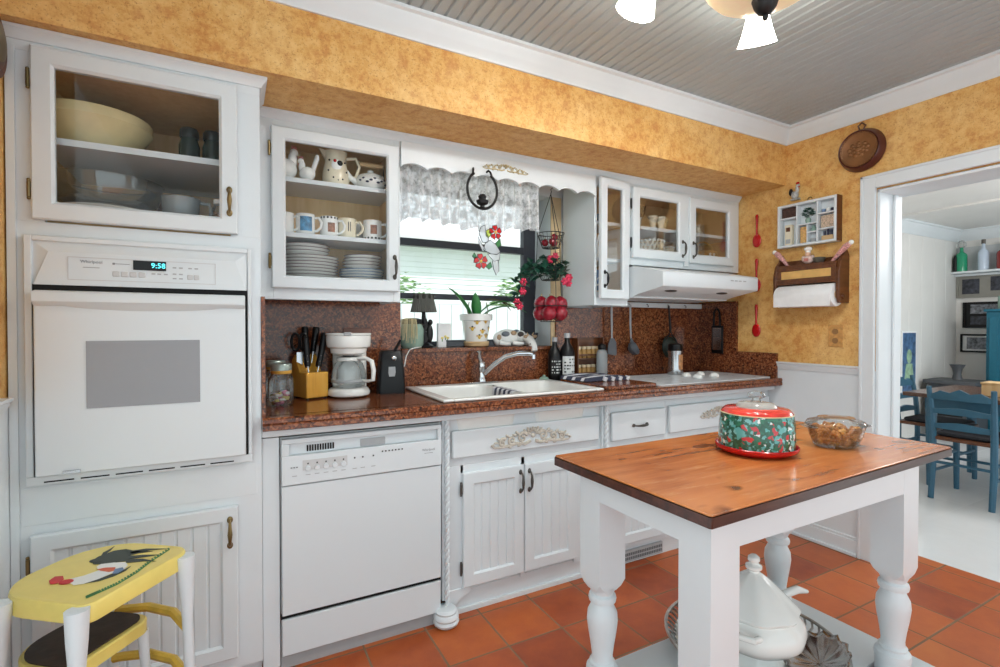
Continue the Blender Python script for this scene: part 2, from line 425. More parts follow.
struct('ceiling_dining', MB().box(3.16, 8.05, -1.6, 2.9, ZC, ZC+.05).box(4.6, 4.75, -1.6, 2.78, ZC-.02, ZC).box(6.2, 6.35, -1.6, 2.78, ZC-.02, ZC), DWHITE, 'flat white ceiling of the room beyond the doorway', 'ceiling')
# back wall with the window hole
WX0, WX1, WZ0, WZ1 = .752, 1.672, 1.10, 2.0
wb = MB().box(XL-.1, WX0, YB, YB+.2, 0, ZC).box(WX1, XR+.23, YB, YB+.2, 0, ZC).box(WX0, WX1, YB, YB+.2, 0, WZ0).box(WX0, WX1, YB, YB+.2, WZ1, ZC)
struct('wall_back', wb, WHITE2, 'back kitchen wall behind the cabinets with the sink window in it', 'wall')
struct('wall_soffit', MB().box(XL, XR, 1.85, YB, 2.083, ZC), ORANGE, 'orange sponge painted soffit boxed above the wall cabinets', 'soffit')
wl = MB().box(XL-.1, XL, Y0L, YB, 1.0, ZC)
struct('wall_left', wl, ORANGE, 'orange plaster wall at the left edge beside the oven cabinet', 'wall')
wl = MB().box(XL-.1, XL-.004, Y0L, YB, 0, 1.0)
beads(wl, Y0L, 1.9, .08, .003, lambda u, d, e: (XL+.004-d, u, e*1.0))
struct('wall_left_wainscot', wl, WHITE, 'white wainscot below the rail at the left edge', 'wainscot')
DY0, DY1, DZ = -.2, 1.365, 1.94
wr = MB().box(XR, XR+.22, DY1, YB, 1.0, ZC, 0).box(XR, XR+.22, DY0, DY1, DZ, ZC).box(XR, XR+.22, -1.3, DY0, 1.0, ZC)
struct('wall_right', wr, ORANGE, 'orange sponge painted wall with the doorway to the dining room', 'wall')
ww = MB().box(XR+.003, XR+.22, DY1, YB, 0, 1.0).box(XR+.003, XR+.22, -1.3, DY0, 0, 1.0)
ww.box(XR-.003, XR+.003, DY1, YB, 0, 1.0)
struct('wall_right_wainscot', ww, WHITE, 'white panelled wainscot under the orange wall right of the counter', 'wainscot')
def rail_prof(z, d):    # chair rail profile (offset from wall, height)
    return [(0, z), (.010*d, z), (.012*d, z+.012), (.020*d, z+.022), (.020*d, z+.03), (.028*d, z+.036), (.028*d, z+.044), (0, z+.044)]
struct('trim_1', MB().prism([(XR-a, z) for a, z in rail_prof(.976, 1)], 'x', 0, 1) if 0 else MB().add([(XR-a, y, z) for y in (1.434, 1.885) for a, z in rail_prof(.976, 1)], [tuple(range(8)), tuple(range(8, 16))]+[(i, (i+1) % 8, (i+1) % 8+8, i+8) for i in range(8)]), WHITE, 'white chair rail below the orange wall beside the doorway', 'trim')
struct('trim_2', MB().add([(XL+a, y, z) for y in (Y0L, 1.86) for a, z in rail_prof(.99, 1)], [tuple(range(8)), tuple(range(8, 16))]+[(i, (i+1) % 8, (i+1) % 8+8, i+8) for i in range(8)]), WHITE, 'white chair rail on the left edge wall beside the oven', 'trim')
# crown mouldings: profile (out from wall, down from ceiling)
CP = [(0, .09), (.008, .09), (.012, .078), (.03, .06), (.034, .05), (.05, .03), (.054, .018), (.066, .012), (.066, 0), (0, 0)]
def crown(path, prof, z, name, label, cat='trim', m=WHITE):
    """sweep a profile along points in the xy plane; path entries are (x, y, outx, outy) with out scaled for the mitre"""
    vs = []; k = len(prof)
    for x, y, ox, oy in path: vs += [(x+ox*a, y+oy*a, z-d) for a, d in prof]
    fs = [(i*k+j, i*k+(j+1) % k, (i+1)*k+(j+1) % k, (i+1)*k+j) for i in range(len(path)-1) for j in range(k)]
    fs += [tuple(range(k)), tuple(range((len(path)-1)*k, len(path)*k))]
    return MB().add(vs, fs)
struct('trim_3', crown([(XL, 1.85, 0, -1), (XR, 1.85, -1, -1), (XR, -1.3, -1, 0)], CP, ZC, '', ''), WHITE, 'white crown moulding where the orange walls meet the kitchen ceiling', 'trim')
struct('baseboard_right', MB().box(XR-.016, XR, 1.436, 1.94, 0, .085).box(XR-.028, XR-.016, 1.436, 1.94, 0, .018).box(XR-.011, XR, 1.436, 1.94, .085, .1), WHITE, 'white baseboard at the foot of the wainscot beside the doorway', 'baseboard', bevel=.003)
# doorway: casing and jamb
dc = MB().box(XR-.02, XR, DY1, DY1+.068, 0, DZ+.078).box(XR-.02, XR, DY0-.068, DY1, DZ+.008, DZ+.078).box(XR-.02, XR, DY0-.068, DY0, 0, DZ+.008)
dc.box(XR-.026, XR-.02, DY1+.052, DY1+.068, 0, DZ+.078).box(XR-.026, XR-.02, DY0, DY1+.068, DZ+.064, DZ+.078)
dc.box(XR, XR+.23, DY1-.014, DY1, 0, DZ).box(XR, XR+.23, DY0, DY1, DZ-.014, DZ+.006).box(XR, XR+.23, DY0, DY0+.014, 0, DZ)
dc.box(XR+.13, XR+.17, DY1-.026, DY1-.014, 0, DZ-.014)
struct('trim_4', dc, WHITE, 'white casing and jamb around the doorway to the dining room', 'door casing', bevel=.003)
# dining room shell
struct('wall_dining_north', beads(MB().box(3.17, 7.9, 2.784, 2.9, 0, ZC), 3.17, 7.9, .3, .003, lambda u, d, e: (u, 2.78+d, e*ZC), .004), DWHITE, 'white panelled wall seen through the doorway on its left', 'wall')
struct('wall_dining_far', MB().box(7.9, 8.02, -1.6, 2.9, 0, ZC), DWHITE, 'white far wall of the dining room with frames and a shelf', 'wall')
struct('trim_5', crown([(3.17, 2.78, 0, -1), (7.9, 2.78, -1, -1), (7.9, -1.6, -1, 0)], [(a*1.3, d*1.5) for a, d in CP], ZC, '', ''), WHITE, 'white crown moulding in the dining room', 'trim')
# window
wf = MB()
for x0, x1, z0, z1 in ((.752, .80, 1.12, 2.0), (1.572, 1.655, 1.12, 2.0), (.80, 1.572, 1.12, 1.15), (.80, 1.572, 1.965, 2.0)): wf.box(x0, x1, 2.62, 2.665, z0, z1)
win = tag(wf.build('window_1', FRAMEB, bevel=.003), 'black framed window above the sink', 'window', kind='structure')
MB().box(.80, 1.572, 2.615, 2.66, 1.672, 1.712).build('window_rail', FRAMEB, win, bevel=.003)
MB().box(.80, 1.572, 2.615, 2.66, 1.385, 1.415).build('window_rail', FRAMEB, win, bevel=.003)
MB().box(.80, 1.572, 2.64, 2.644, 1.15, 1.965).build('pane', PANE, win)
struct('trim_6', MB().box(1.672, 1.7445, 2.472, 2.4795, 1.12, 2.0), mat('bare_tan_wood', (206, 180, 140), .5, var=.08), 'bare tan wood strip at the right of the sink window', 'trim')
# ------------------------------------------------------------------ outside the window
fn = thing('garden_fence', 'white vertical board fence outside behind the lower window panes', 'fence', (1.8, 5.6, 0))
for i in range(34):
    x = -.6+i*.155; MB().box(x, x+.148, 5.6, 5.62, 0, 1.50).build('board', WHITE2, fn)
MB().box(-.6, 4.7, 5.62, 5.66, .3, .4).box(-.6, 4.7, 5.62, 5.66, 1.3, 1.4).build('rail', WHITE2, fn)
hs = thing('neighbour_house', 'pale sided house outside across the upper window panes', 'house', (3, 12, 0))
hw = MB()
for i in range(26): hw.add([(-6, 12-.02, i*.13), (14, 12-.02, i*.13), (14, 12, i*.13+.13), (-6, 12, i*.13+.13), (14, 12, i*.13), (-6, 12, i*.13)], [(0, 1, 2, 3), (0, 1, 4, 5)])
hw.box(-6, 14, 12.01, 12.2, 0, 3.38).build('siding_wall', WHITE2, hs)
MB().prism([(11.5, 3.3), (11.5, 3.42), (14, 4.4), (14, 3.3)], 'x', -6.2, 14.2).build('roof', APPL2, hs)
rd = random.Random(3)
def foliage(n, cx, cy, cz, rx, ry, rz, s):
    mb = MB()
    for i in range(n):
        a = rd.uniform(0, 2*PI); b = rd.uniform(-1, 1); q = rd.uniform(.6, 1); w = math.sqrt(1-b*b)
        c = Vector((cx+rx*q*w*math.cos(a), cy+ry*q*w*math.sin(a), cz+rz*q*b))
        T = Matrix.Translation(c) @ Matrix.Rotation(rd.uniform(0, 6.3), 4, 'Z') @ Matrix.Rotation(rd.uniform(-1, 1), 4, 'X')
        k = s*rd.uniform(.7, 1.2); mb.add([(-k, 0, 0), (0, -k*.4, k*.15), (k, 0, 0), (0, k*.4, k*.15)], [(0, 1, 2, 3)], 0, T)
    return mb
struct('ground_outside', MB().box(-8, 16, 2.7, 16, -.1, -.02), mat('pale_lawn', (150, 160, 120), .9, var=.2), 'pale grass outside the window', 'ground')
for i, (x, l) in enumerate(((2.05, 'green shrub outside at the left of the sink window'), (3.75, 'green shrub outside at the right of the sink window'))):
    b = thing('garden_shrub', l, 'shrub', (x, 6.6, 0))
    foliage(800, x, 6.6, 1.18, .5, .4, .8, .07).build('foliage', mat('pale_green_leaf', (134, 164, 112), .6, var=.25, scale=3), b, smooth=0)
    MB().tube([(x, 6.6, 0), (x, 6.6, .5), (x+.05, 6.62, .9)], [.03, .025, .015]).build('stem', BROWNWOOD, b)
# ------------------------------------------------------------------ cabinet helpers
def hinge(z, x, y, p, m=BRASS):
    b = MB().tube([(x, y, z-.022), (x, y, z+.022)], .005, 8).ell((x, y, z+.026), .005, 8, 6).ell((x, y, z-.026), .005, 8, 6).box(x-.003, x+.012, y+.001, y+.004, z-.02, z+.02)
    return b.build('hinge', m, p)
def pull(x, y, z, p, m=PEWTER, L=.085, vert=True, r=.005, dep=.026, oval=True):
    """an arched pull centred at x, z on a face at y"""
    def P(u, d): return (x, y-d, z+u) if vert else (x+u, y-d, z)
    h = L/2; pts = [P(-h, .002), P(-h*.92, dep*.6), P(-h*.6, dep*.95), P(0, dep), P(h*.6, dep*.95), P(h*.92, dep*.6), P(h, .002)]
    b = MB().tube(pts, [r*.8, r*.8, r, r*1.5, r, r*.8, r*.8], 8)
    for u in (-h, h): b.ell(P(u, .002), (.009, .004, .012) if vert else (.012, .004, .009), 10, 6)
    return b.build('handle', m, p)
def glass_door(p, x0, x1, z0, z1, y0, st=.045, th=.022):
    d = MB().frame(x0, x1, z0, z1, y0, y0+th, st, st, st, st).build('door', WHITE, p)
    MB().box(x0+st+.006, x1-st-.006, y0+.011, y0+.014, z0+st+.006, z1-st-.006).build('pane', PANE, d)
    return d
def bead_door(p, x0, x1, z0, z1, y0, st=.045, th=.02, pitch=.045):
    d = MB().frame(x0, x1, z0, z1, y0, y0+th, st, st, st, st, .007).build('door', WHITE, p)
    beads(MB(), x0+st, x1-st, pitch, .004, lambda u, dd, e: (u, y0+.009+dd, z0+st if e == 0 else z1-st), .005).build('beaded_panel', WHITE, d)
    return d
def applique(p, cx, y, cz, w, h, m=APPLQ):
    """carved scroll ornament: mirrored spirals and leaves about a shell"""
    b = MB(); k = h/.082
    def leaf(s, u, v, a, L, W):
        T = Matrix.Translation((cx+s*w*u, y-.004, cz+h*v)) @ Matrix.Rotation(-s*a, 4, 'Y'); b.ell((0, 0, 0), (L*k, .006, W*k), 8, 6, 0, T)
    for s in (-1, 1):
        def sp(ou, ov, r, a0, turns):
            pts = []
            for i in range(24):
                t = i/23; a = a0+turns*2*PI*t; q = r*h*(1-.78*t); pts.append((cx+s*(w*ou+q*math.cos(a)), y-.004, cz+h*ov+q*math.sin(a)))
            b.tube(pts, [.0075*k*(1-.45*i/23) for i in range(24)], 6); b.ell(pts[-1], (.006*k, .006, .006*k), 8, 6)
        sp(.13, -.02, .30, 2.8, -1.25); sp(.26, -.1, .26, -2.6, 1.25); sp(.375, -.18, .22, 2.4, -1.2)
        b.tube([(cx+s*w*u, y-.003, cz+h*v) for u, v in ((.03, -.25), (.1, -.38), (.2, -.3), (.3, -.38), (.4, -.42), (.47, -.4), (.5, -.3))], [.008*k, .008*k, .007*k, .007*k, .006*k, .005*k, .003*k], 6)
        for u, v, a, L, W in ((.06, .36, 1.3, .015, .007), (.1, .3, .9, .015, .007), (.19, .24, .7, .016, .007), (.23, .16, .3, .013, .006), (.31, .14, .6, .014, .006), (.35, .05, .2, .012, .006), (.42, .02, .5, .012, .005), (.45, -.15, .1, .012, .005), (.49, -.26, -.3, .01, .005), (.17, -.42, -.3, .012, .005), (.29, -.46, .3, .012, .005)): leaf(s, u, v, a, L, W)
    for i in range(7):
        a = PI*(.1+.8*i/6); T = Matrix.Translation((cx+h*.3*math.cos(a), y-.005, cz+h*.08+h*.32*math.sin(a))) @ Matrix.Rotation(-a, 4, 'Y')
        b.ell((0, 0, 0), (h*.15, .007, h*.06), 8, 6, 0, T)
    b.ell((cx, y-.005, cz+h*.05), (h*.14, .009, h*.14), 10, 6)
    return b.build('applique', m, p)
def rope(x, y, z0, z1, p, r=.011):
    b = MB(); n = int((z1-z0)/.005)
    for k in range(2):
        b.tube([(x+.0055*math.cos(i*.55+k*PI), y+.0055*math.sin(i*.55+k*PI), z0+(z1-z0)*i/n) for i in range(n+1)], .0065, 6)
    return b.build('rope_moulding', WHITE, p)
# ------------------------------------------------------------------ tall oven cabinet
X0, X1, F = -.557, .09, 1.91
T1 = thing('oven_cabinet', 'tall white wall oven cabinet reaching up to the orange soffit', 'cabinet', (-.23, 2.2, 0))
b = MB().box(X0, X1, F, 2.47, .07, 1.535).box(X0, X0+.02, F, 2.47, 1.535, 2.02).box(X1-.02, X1, F+.02, 2.47, 1.535, 2.02).box(X0+.02, X1-.02, 2.45, 2.47, 1.535, 2.02).box(X0, X1, F, 2.47, 2.02, 2.0815)
b.box(X0+.02, -.475, F, F+.02, 1.535, 2.02).box(0, X1, F, F+.02, 1.535, 2.02).box(X0, X1, F+.05, 2.47, 0, .07)
b.box(-.535, .075, F-.0015, F, .655, .765).box(X0, X0+.02, F-.008, F, .07, 2.03)
b.build('carcass', WHITE, T1, bevel=.002)
MB().box(X0+.021, -.5, F+.021, 2.449, 1.536, 2.019).box(.05, X1-.021, F+.021, 2.449, 1.536, 2.019).box(-.5, .05, 2.44, 2.449, 1.536, 2.019).box(-.5, .05, F+.021, 2.44, 2.01, 2.019).box(-.5, .05, F+.021, 2.44, 1.536, 1.5815).build('lining', TAN, T1)
MB().box(-.5, .05, F+.035, 2.44, 1.775, 1.795).build('shelf', WHITE, T1)
UP = [(0, .034), (.005, .034), (.008, .026), (.02, .012), (.023, .01), (.023, 0), (0, 0)]
o = crown([(X0, F, 0, -1), (X1, F, 1, -1), (X1, 2.1, 1, 0)], UP, 2.082, '', '').build('crown_moulding', WHITE, T1)
d = glass_door(T1, -.5, .021, 1.54, 2.033, F-.024)
hinge(1.94, -.507, F-.012, d); hinge(1.625, -.507, F-.012, d); pull(-.003, F-.024, 1.645, d, BRASS, .075)
d = bead_door(T1, -.512, .016, .116, .629, F-.022, .045)
hinge(.54, -.519, F-.012, d); pull(-.008, F-.022, .545, d, BRASS, .085)
MB().box(X1+.001, .147, 1.925, 2.4, .02, .84).build('filler_strip', WHITE, T1, bevel=.002)
# wall oven
ov = thing('wall_oven', 'white built-in wall oven with a black clock display reading 9:58', 'oven', (-.23, 1.9, .775))
MB().box(-.517, .06, 1.893, 1.909, .785, 1.493).box(-.517, .06, 1.885, 1.895, .775, .80).box(-.517, -.5, 1.885, 1.895, .80, 1.493).box(.049, .06, 1.885, 1.895, .80, 1.493).box(-.5, .049, 1.885, 1.895, 1.478, 1.493).build('trim_frame', APPL, ov, bevel=.002)
cp = MB().add([(-.495, 1.880, 1.352), (.044, 1.880, 1.352), (.012, 1.882, 1.448), (-.462, 1.882, 1.448), (-.5, 1.894, 1.352), (.049, 1.894, 1.352), (.049, 1.894, 1.478), (-.5, 1.894, 1.478), (.012, 1.894, 1.478), (-.462, 1.894, 1.478)], [(0, 1, 2, 3), (0, 4, 5, 1), (1, 5, 6, 2), (2, 6, 8), (2, 8, 9, 3), (3, 9, 7), (3, 7, 4, 0)]).build('control_panel', APPL, ov, smooth=0)
MB().frame(-.421, -.042, 1.366, 1.438, 1.8795, 1.884, .002, .002, .002, .002, .001).build('panel_border', APPL2, cp)
dp = MB().box(-.263, -.179, 1.877, 1.884, 1.405, 1.434).build('display', BLACK, cp, bevel=.001)
text('9:58', .022, faceY(-.199, 1.8765, 1.4195), CYAN, 'clock_digits', cp)
text('Whirlpool', .0125, faceY(-.364, 1.8805, 1.423) @ Matrix.Shear('XY', 4, (.25, 0)), GREYTXT, 'logo_lettering', cp)
MB().box(-.384, -.345, 1.8802, 1.8812, 1.4055, 1.407).box(-.308, -.272, 1.8802, 1.8812, 1.420, 1.4215).box(-.314, -.308, 1.8802, 1.8812, 1.418, 1.4235).build('printed_mark', GREYTXT, cp)
for x in (-.305, -.284, -.263, -.241): MB().box(x-.009, x+.009, 1.878, 1.882, 1.382, 1.398).build('button', APPL2, cp, bevel=.002)
for x in (-.115, -.097): MB().box(x-.008, x+.008, 1.878, 1.882, 1.381, 1.397).build('button', APPL2, cp, bevel=.002)
for x, z in ((-.212, 1.395), (-.197, 1.395), (-.18, 1.395), (-.157, 1.417), (-.14, 1.417), (-.115, 1.417), (-.098, 1.417), (-.157, 1.397), (-.157, 1.383), (-.14, 1.397), (-.14, 1.383)):
    MB().box(x-.005, x+.005, 1.8795, 1.882, z-.002, z+.002).build('key_mark', GREYL, cp)
MB().box(-.499, .048, 1.886, 1.892, .80, 1.352).build('door_gap', HOLEB, ov)
od = MB().box(-.492, .041, 1.862, 1.886, .803, 1.335).build('door', APPL, ov, bevel=.004)
hp = []
n = 24
vs = []
for i in range(n+1):
    t = i/n; x = -.49+.529*t; q = math.sin(PI*min(1, max(0, (t-.14)/.72))) if .14 < t < .86 else 0
    zb = 1.290-.012*q**.6
    vs += [(x, 1.862, 1.333), (x, 1.846, 1.331), (x, 1.842, 1.322), (x, 1.842, 1.303), (x, 1.848, 1.296), (x, 1.862, zb)]
fs = [(i*6+j, i*6+(j+1) % 6, i*6+6+(j+1) % 6, i*6+6+j) for i in range(n) for j in range(6)]+[tuple(range(6)), tuple(range(n*6, n*6+6))]
MB().add(vs, fs).build('handle', APPL, od)
MB().box(-.375, -.089, 1.860, 1.864, .991, 1.189).build('window', GREYLCD, od)
for i in range(6): MB().box(-.478+i*.083, -.41+i*.083, 1.8842, 1.886, .781, .785).build('vent_slot', HOLEB, ov)
MB().box(-.43, -.39, 1.856, 1.862, .807, .815).box(-.425, -.40, 1.855, 1.858, .809, .813).build('latch', STEEL, od)
# ------------------------------------------------------------------ dishwasher
dw = thing('dishwasher', 'white dishwasher under the counter between oven cabinet and sink doors', 'dishwasher', (.453, 2.1, 0))
MB().box(.15, .757, 1.935, 2.44, .06, .836).build('tub_box', APPL2, dw)
MB().box(.153, .754, 1.913, 1.935, .202, .664).build('door', APPL, dw, bevel=.003)
c = MB().box(.153, .754, 1.907, 1.935, .668, .772, 0).box(.153, .754, 1.907, 1.935, .815, .832).box(.153, .178, 1.907, 1.935, .772, .815).box(.738, .754, 1.907, 1.935, .772, .815).box(.178, .738, 1.925, 1.935, .772, .815).build('control_panel', APPL, dw, bevel=.002)
g = MB()
for i in range(11): g.box(.238+i*.009, .2435+i*.009, 1.9225, 1.925, .780, .802)
g.build('vent', HOLEB, c)
MB().box(.43, .525, 1.9215, 1.925, .775, .803).build('latch_recess', GREYL, c)
MB().box(.222, .378, 1.9055, 1.908, .716, .752).build('button_band', APPL2, c)
for i in range(5):
    x = .24+i*.031; MB().lathe([(.010, 0), (.010, .004), (.008, .006), (0, .006)], T=Matrix.Translation((x, 1.907, .722)) @ Matrix.Rotation(PI/2, 4, 'X'), n=14).build('button', APPL, c)
for i, x in enumerate((.24, .271, .302, .333, .364, .405, .435, .475, .51, .523, .536, .549, .562, .575, .588)):
    MB().box(x-.0025, x+.0025, 1.9045, 1.907, .737+(.012 if x > .5 else 0), .742+(.012 if x > .5 else 0)).build('indicator', BLACK, c)
for x in (.185, .194, .203): MB().box(x-.003, x+.003, 1.9055, 1.907, .728, .732).build('printed_mark', GREYTXT, c)
for i, x in enumerate((.195, .24, .271, .302, .333, .364, .405, .435, .475)): MB().box(x-.008, x+.008, 1.906, 1.9075, .698, .7005).build('printed_mark', GREYL, c)
text('Whirlpool', .013, faceY(.698, 1.9068, .736) @ Matrix.Shear('XY', 4, (.25, 0)), GREYTXT, 'logo_lettering', c)
MB().box(.68, .716, 1.906, 1.9072, .722, .7235).build('printed_mark', GREYTXT, c)
MB().box(.153, .754, 1.918, 1.935, .055, .186).build('kick_panel', APPL, dw, bevel=.003)
MB().box(.15, .757, 1.94, 1.96, 0, .058).build('toe_bar', GREYL, dw)
MB().box(.15, .757, 1.928, 1.936, .184, .204).build('door_gap', HOLEB, dw)
# ------------------------------------------------------------------ sink base
BF = 1.95
sb = thing('sink_base_cabinet', 'white base cabinet under the sink with two beaded doors and rope mouldings', 'cabinet', (1.2, 2.2, 0))
b = MB().box(.76, 1.637, BF, BF+.02, .64, .845).box(.76, .87, BF, BF+.02, .09, .64).box(1.155, 1.175, BF, BF+.02, .09, .64).box(1.455, 1.637, BF, BF+.02, .09, .64).box(.855, 1.463, BF, BF+.02, .605, .64).box(.76, .78, BF+.02, 2.46, .09, .76).box(1.617, 1.637, BF+.02, 2.46, .09, .76).box(.78, 1.617, BF+.02, 2.46, .09, .11)
for x in (.765, 1.61): b.box(x, x+.035, 1.93, BF, .09, .845)
b.build('carcass', WHITE, sb, bevel=.002)
b = MB().box(.8, 1.637, 1.968, 1.985, 0, .095).box(.8, 1.637, 1.955, 1.968, 0, .022)
b.prism([(.80, .115), (.80, .0), (.815, 0), (.83, .045), (.86, .075), (.9, .09), (.9, .115)], 'y', 1.945, 1.96)
b.build('toe_board', WHITE, sb, bevel=.002)
MB().box(.812, 1.592, 1.93, BF, .675, .793).build('false_drawer_front', WHITE, sb, bevel=.006)
applique(sb, 1.205, 1.93, .735, .42, .082)
d = bead_door(sb, .862, 1.163, .118, .608, 1.932, .048); hinge(.54, .855, 1.94, d, PEWTER); hinge(.2, .855, 1.94, d, PEWTER); pull(1.143, 1.932, .535, d, PEWTER, .085)
d = bead_door(sb, 1.168, 1.46, .118, .608, 1.932, .048); pull(1.189, 1.932, .535, d, PEWTER, .085)
rope(.783, 1.922, .075, .842, sb); rope(1.627, 1.922, .075, .842, sb)
MB().lathe([(0, 0), (.04, 0), (.05, .008), (.054, .018), (.048, .028), (.053, .036), (.05, .048), (.044, .054), (.046, .062), (.036, .072), (0, .074)], (.775, 1.913, 0), 24).build('bun_foot', WHITE, sb)
MB().lathe([(0, 0), (.04, 0), (.05, .008), (.054, .018), (.048, .028), (.053, .036), (.05, .048), (.044, .054), (.046, .062), (.036, .072), (0, .074)], (1.627, 1.913, 0), 24).build('bun_foot', WHITE, sb)
# drawer unit
du = thing('drawer_cabinet', 'narrow white base cabinet with one drawer beside the sink cabinet', 'cabinet', (1.85, 2.2, 0))
MB().box(1.638, 2.058, BF, BF+.02, .09, .845).box(1.638, 1.656, BF+.02, 2.46, .09, .86).box(2.04, 2.058, BF+.02, 2.46, .09, .86).build('carcass', WHITE, du, bevel=.002)
dr = MB().box(1.674, 2.045, 1.93, BF, .655, .80).build('drawer', WHITE, du, bevel=.006)
pull(1.86, 1.93, .725, dr, PEWTER, .09, False)
d = bead_door(du, 1.674, 2.045, .118, .608, 1.932, .048); pull(1.7, 1.932, .535, d)
MB().box(1.638, 2.058, 1.968, 1.985, 0, .095).build('toe_board', WHITE, du)
g = MB().box(1.66, 2.05, 1.955, 1.968, .012, .07, 0)
for i in range(30):
    for j in range(2): g.box(1.672+i*.0125, 1.680+i*.0125, 1.9535, 1.955, .022+j*.022, .036+j*.022, 1)
g.build('toe_vent_grille', [GREYL, mat('dim_grey', (90, 90, 92), .6)], du)
MB().lathe([(0, .02), (.008, .02), (.012, .012), (.014, .012), (.022, .008), (.024, 0), (0, 0)], T=Matrix.Translation((1.652, BF-.0, .805)) @ Matrix.Rotation(PI/2, 4, 'X'), n=18).build('rosette', WHITE, du)
# cooktop base
cbn = thing('cooktop_base_cabinet', 'white base cabinet under the cooktop ending at the wainscot', 'cabinet', (2.5, 2.2, 0))
MB().box(2.059, 2.944, BF, BF+.02, .09, .845).box(2.059, 2.077, BF+.02, 2.46, .09, .86).box(2.925, 2.944, BF+.02, 2.46, .09, .86).build('carcass', WHITE, cbn, bevel=.002)
MB().box(2.075, 2.93, 1.93, BF, .657, .805).build('false_drawer_front', WHITE, cbn, bevel=.006)
applique(cbn, 2.46, 1.93, .745, .3, .06)
for x0, x1, xp in ((2.075, 2.49, 2.465), (2.497, 2.93, 2.52)):
    d = bead_door(cbn, x0, x1, .118, .608, 1.932, .048); pull(xp, 1.932, .535, d)
MB().box(2.059, 2.944, 1.968, 1.985, 0, .095).build('toe_board', WHITE, cbn)
# ------------------------------------------------------------------ worktop
ct = thing('countertop', 'speckled brown granite worktop running along the back wall', 'countertop', (1.5, 2.17, .875))
def edge_prof(y): return [(y, .878), (y+.004, .875), (y+.06, .875), (y+.06, .92), (y+.006, .92), (y, .914), (y, .902), (y+.004, .898), (y, .894)]
SX0, SX1, SY0, SY1 = .775, 1.575, 1.91, 2.395
s = MB().prism(edge_prof(1.86), 'x', .091, 2.949)
s.box(.091, SX0, 1.91, 2.479, .875, .92).box(SX1, 2.949, 1.91, 2.479, .875, .92).box(SX0, SX1, SY1, 2.479, .875, .92)
s.build('slab', GRANITE, ct)
sp = MB().box(.104, .752, 2.459, 2.479, .92, 1.352).box(.752, 1.70, 2.459, 2.479, .92, 1.1).box(1.70, 1.99, 2.459, 2.479, .92, 1.346).box(1.99, 2.949, 2.459, 2.479, .92, 1.40)
sp.box(2.93, 2.949, 2.165, 2.459, .92, 1.40).box(2.93, 2.949, 1.89, 2.165, .92, 1.07).box(.091, .103, 1.905, 2.459, .92, 1.335)
sp.build('backsplash', GRANITE, ct)
MB().box(.753, 1.702, 2.435, 2.478, 1.1, 1.12).box(.754, 1.67, 2.478, 2.618, 1.1, 1.12).build('window_sill', GRANITE, ct, bevel=.003)
MB().box(.091, 2.944, 1.905, 1.93, .846, .874).build('apron_rail', WHITE, ct, bevel=.003)
# ------------------------------------------------------------------ wall cabinets
def wall_cab(name, label, x0, x1, z0, z1, shelves, y0=2.162, left=.03, right=.03, bot=.045, top=.05, deep=2.455, fl=.08):
    t = thing(name, label, 'cabinet', ((x0+x1)/2, 2.32, z0))
    b = MB().box(x0, x0+.016, y0+.018, deep, z0, z1).box(x1-.016, x1, y0+.018, deep, z0, z1).box(x0+.016, x1-.016, y0+.018, deep, z0+.022, z0+fl-.003).box(x0+.016, x1-.016, y0+.018, deep, z1-.02, z1).box(x0+.016, x1-.016, deep-.012, deep, z0+fl-.003, z1-.02)
    b.box(x0, x0+left, y0, y0+.018, z0, z1).box(x1-right, x1, y0, y0+.018, z0, z1).box(x0+left, x1-right, y0, y0+.018, z0, z0+bot).box(x0+left, x1-right, y0, y0+.018, z1-top, z1)
    b.build('carcass', WHITE, t, bevel=.0015)
    i = x0+.0165; j = x1-.0165
    MB().box(i, i+.002, y0+.019, deep-.013, z0+fl-.0025, z1-.021).box(j-.002, j, y0+.019, deep-.013, z0+fl-.0025, z1-.021).box(i+.002, j-.002, deep-.016, deep-.0125, z0+fl-.0025, z1-.021).box(i+.002, j-.002, y0+.019, deep-.016, z1-.024, z1-.021).box(i+.002, j-.002, y0+.019, deep-.016, z0+fl-.0025, z0+fl).build('lining', TAN, t)
    for z in shelves: MB().box(i+.002, j-.002, y0+.03, deep-.017, z-.018, z).build('shelf', WHITE, t)
    return t
# left one, over the coffee maker
CA = wall_cab('wall_cabinet', 'white glass-door wall cabinet of mugs and plates left of the window', .0915, .66, 1.34, 2.05, (1.615, 1.838), left=.055)
d = glass_door(CA, .141, .648, 1.384, 2.018, 2.138, .043)
hinge(1.93, .134, 2.15, d); hinge(1.49, .134, 2.15, d); pull(.628, 2.138, 1.49, d, PEWTER, .085)
# narrow one, door ajar
CB_ = wall_cab('wall_cabinet', 'narrow white wall cabinet with its tall glass door ajar right of the window', 1.745, 1.985, 1.35, 2.05, (1.617, 1.82), left=.018, right=.018)
dn = glass_door(CB_, 1.752, 1.972, 1.385, 2.042, 2.135, .043)
pull(1.775, 2.135, 1.49, dn, IRON, .075)
# swing the door open a little about its right edge
piv = Vector((1.972, 2.157, 0)); RT = Matrix.Translation(piv) @ Matrix.Rotation(math.radians(6), 4, 'Z') @ Matrix.Translation(-piv)
def bake(o, T):
    r = Vector((0, 0, 0)); p = o.parent
    while p is not None: r += p.location; p = p.parent
    o.data.transform(Matrix.Translation(-r) @ T @ Matrix.Translation(r))
    for c in o.children: bake(c, T)
bake(dn, RT)
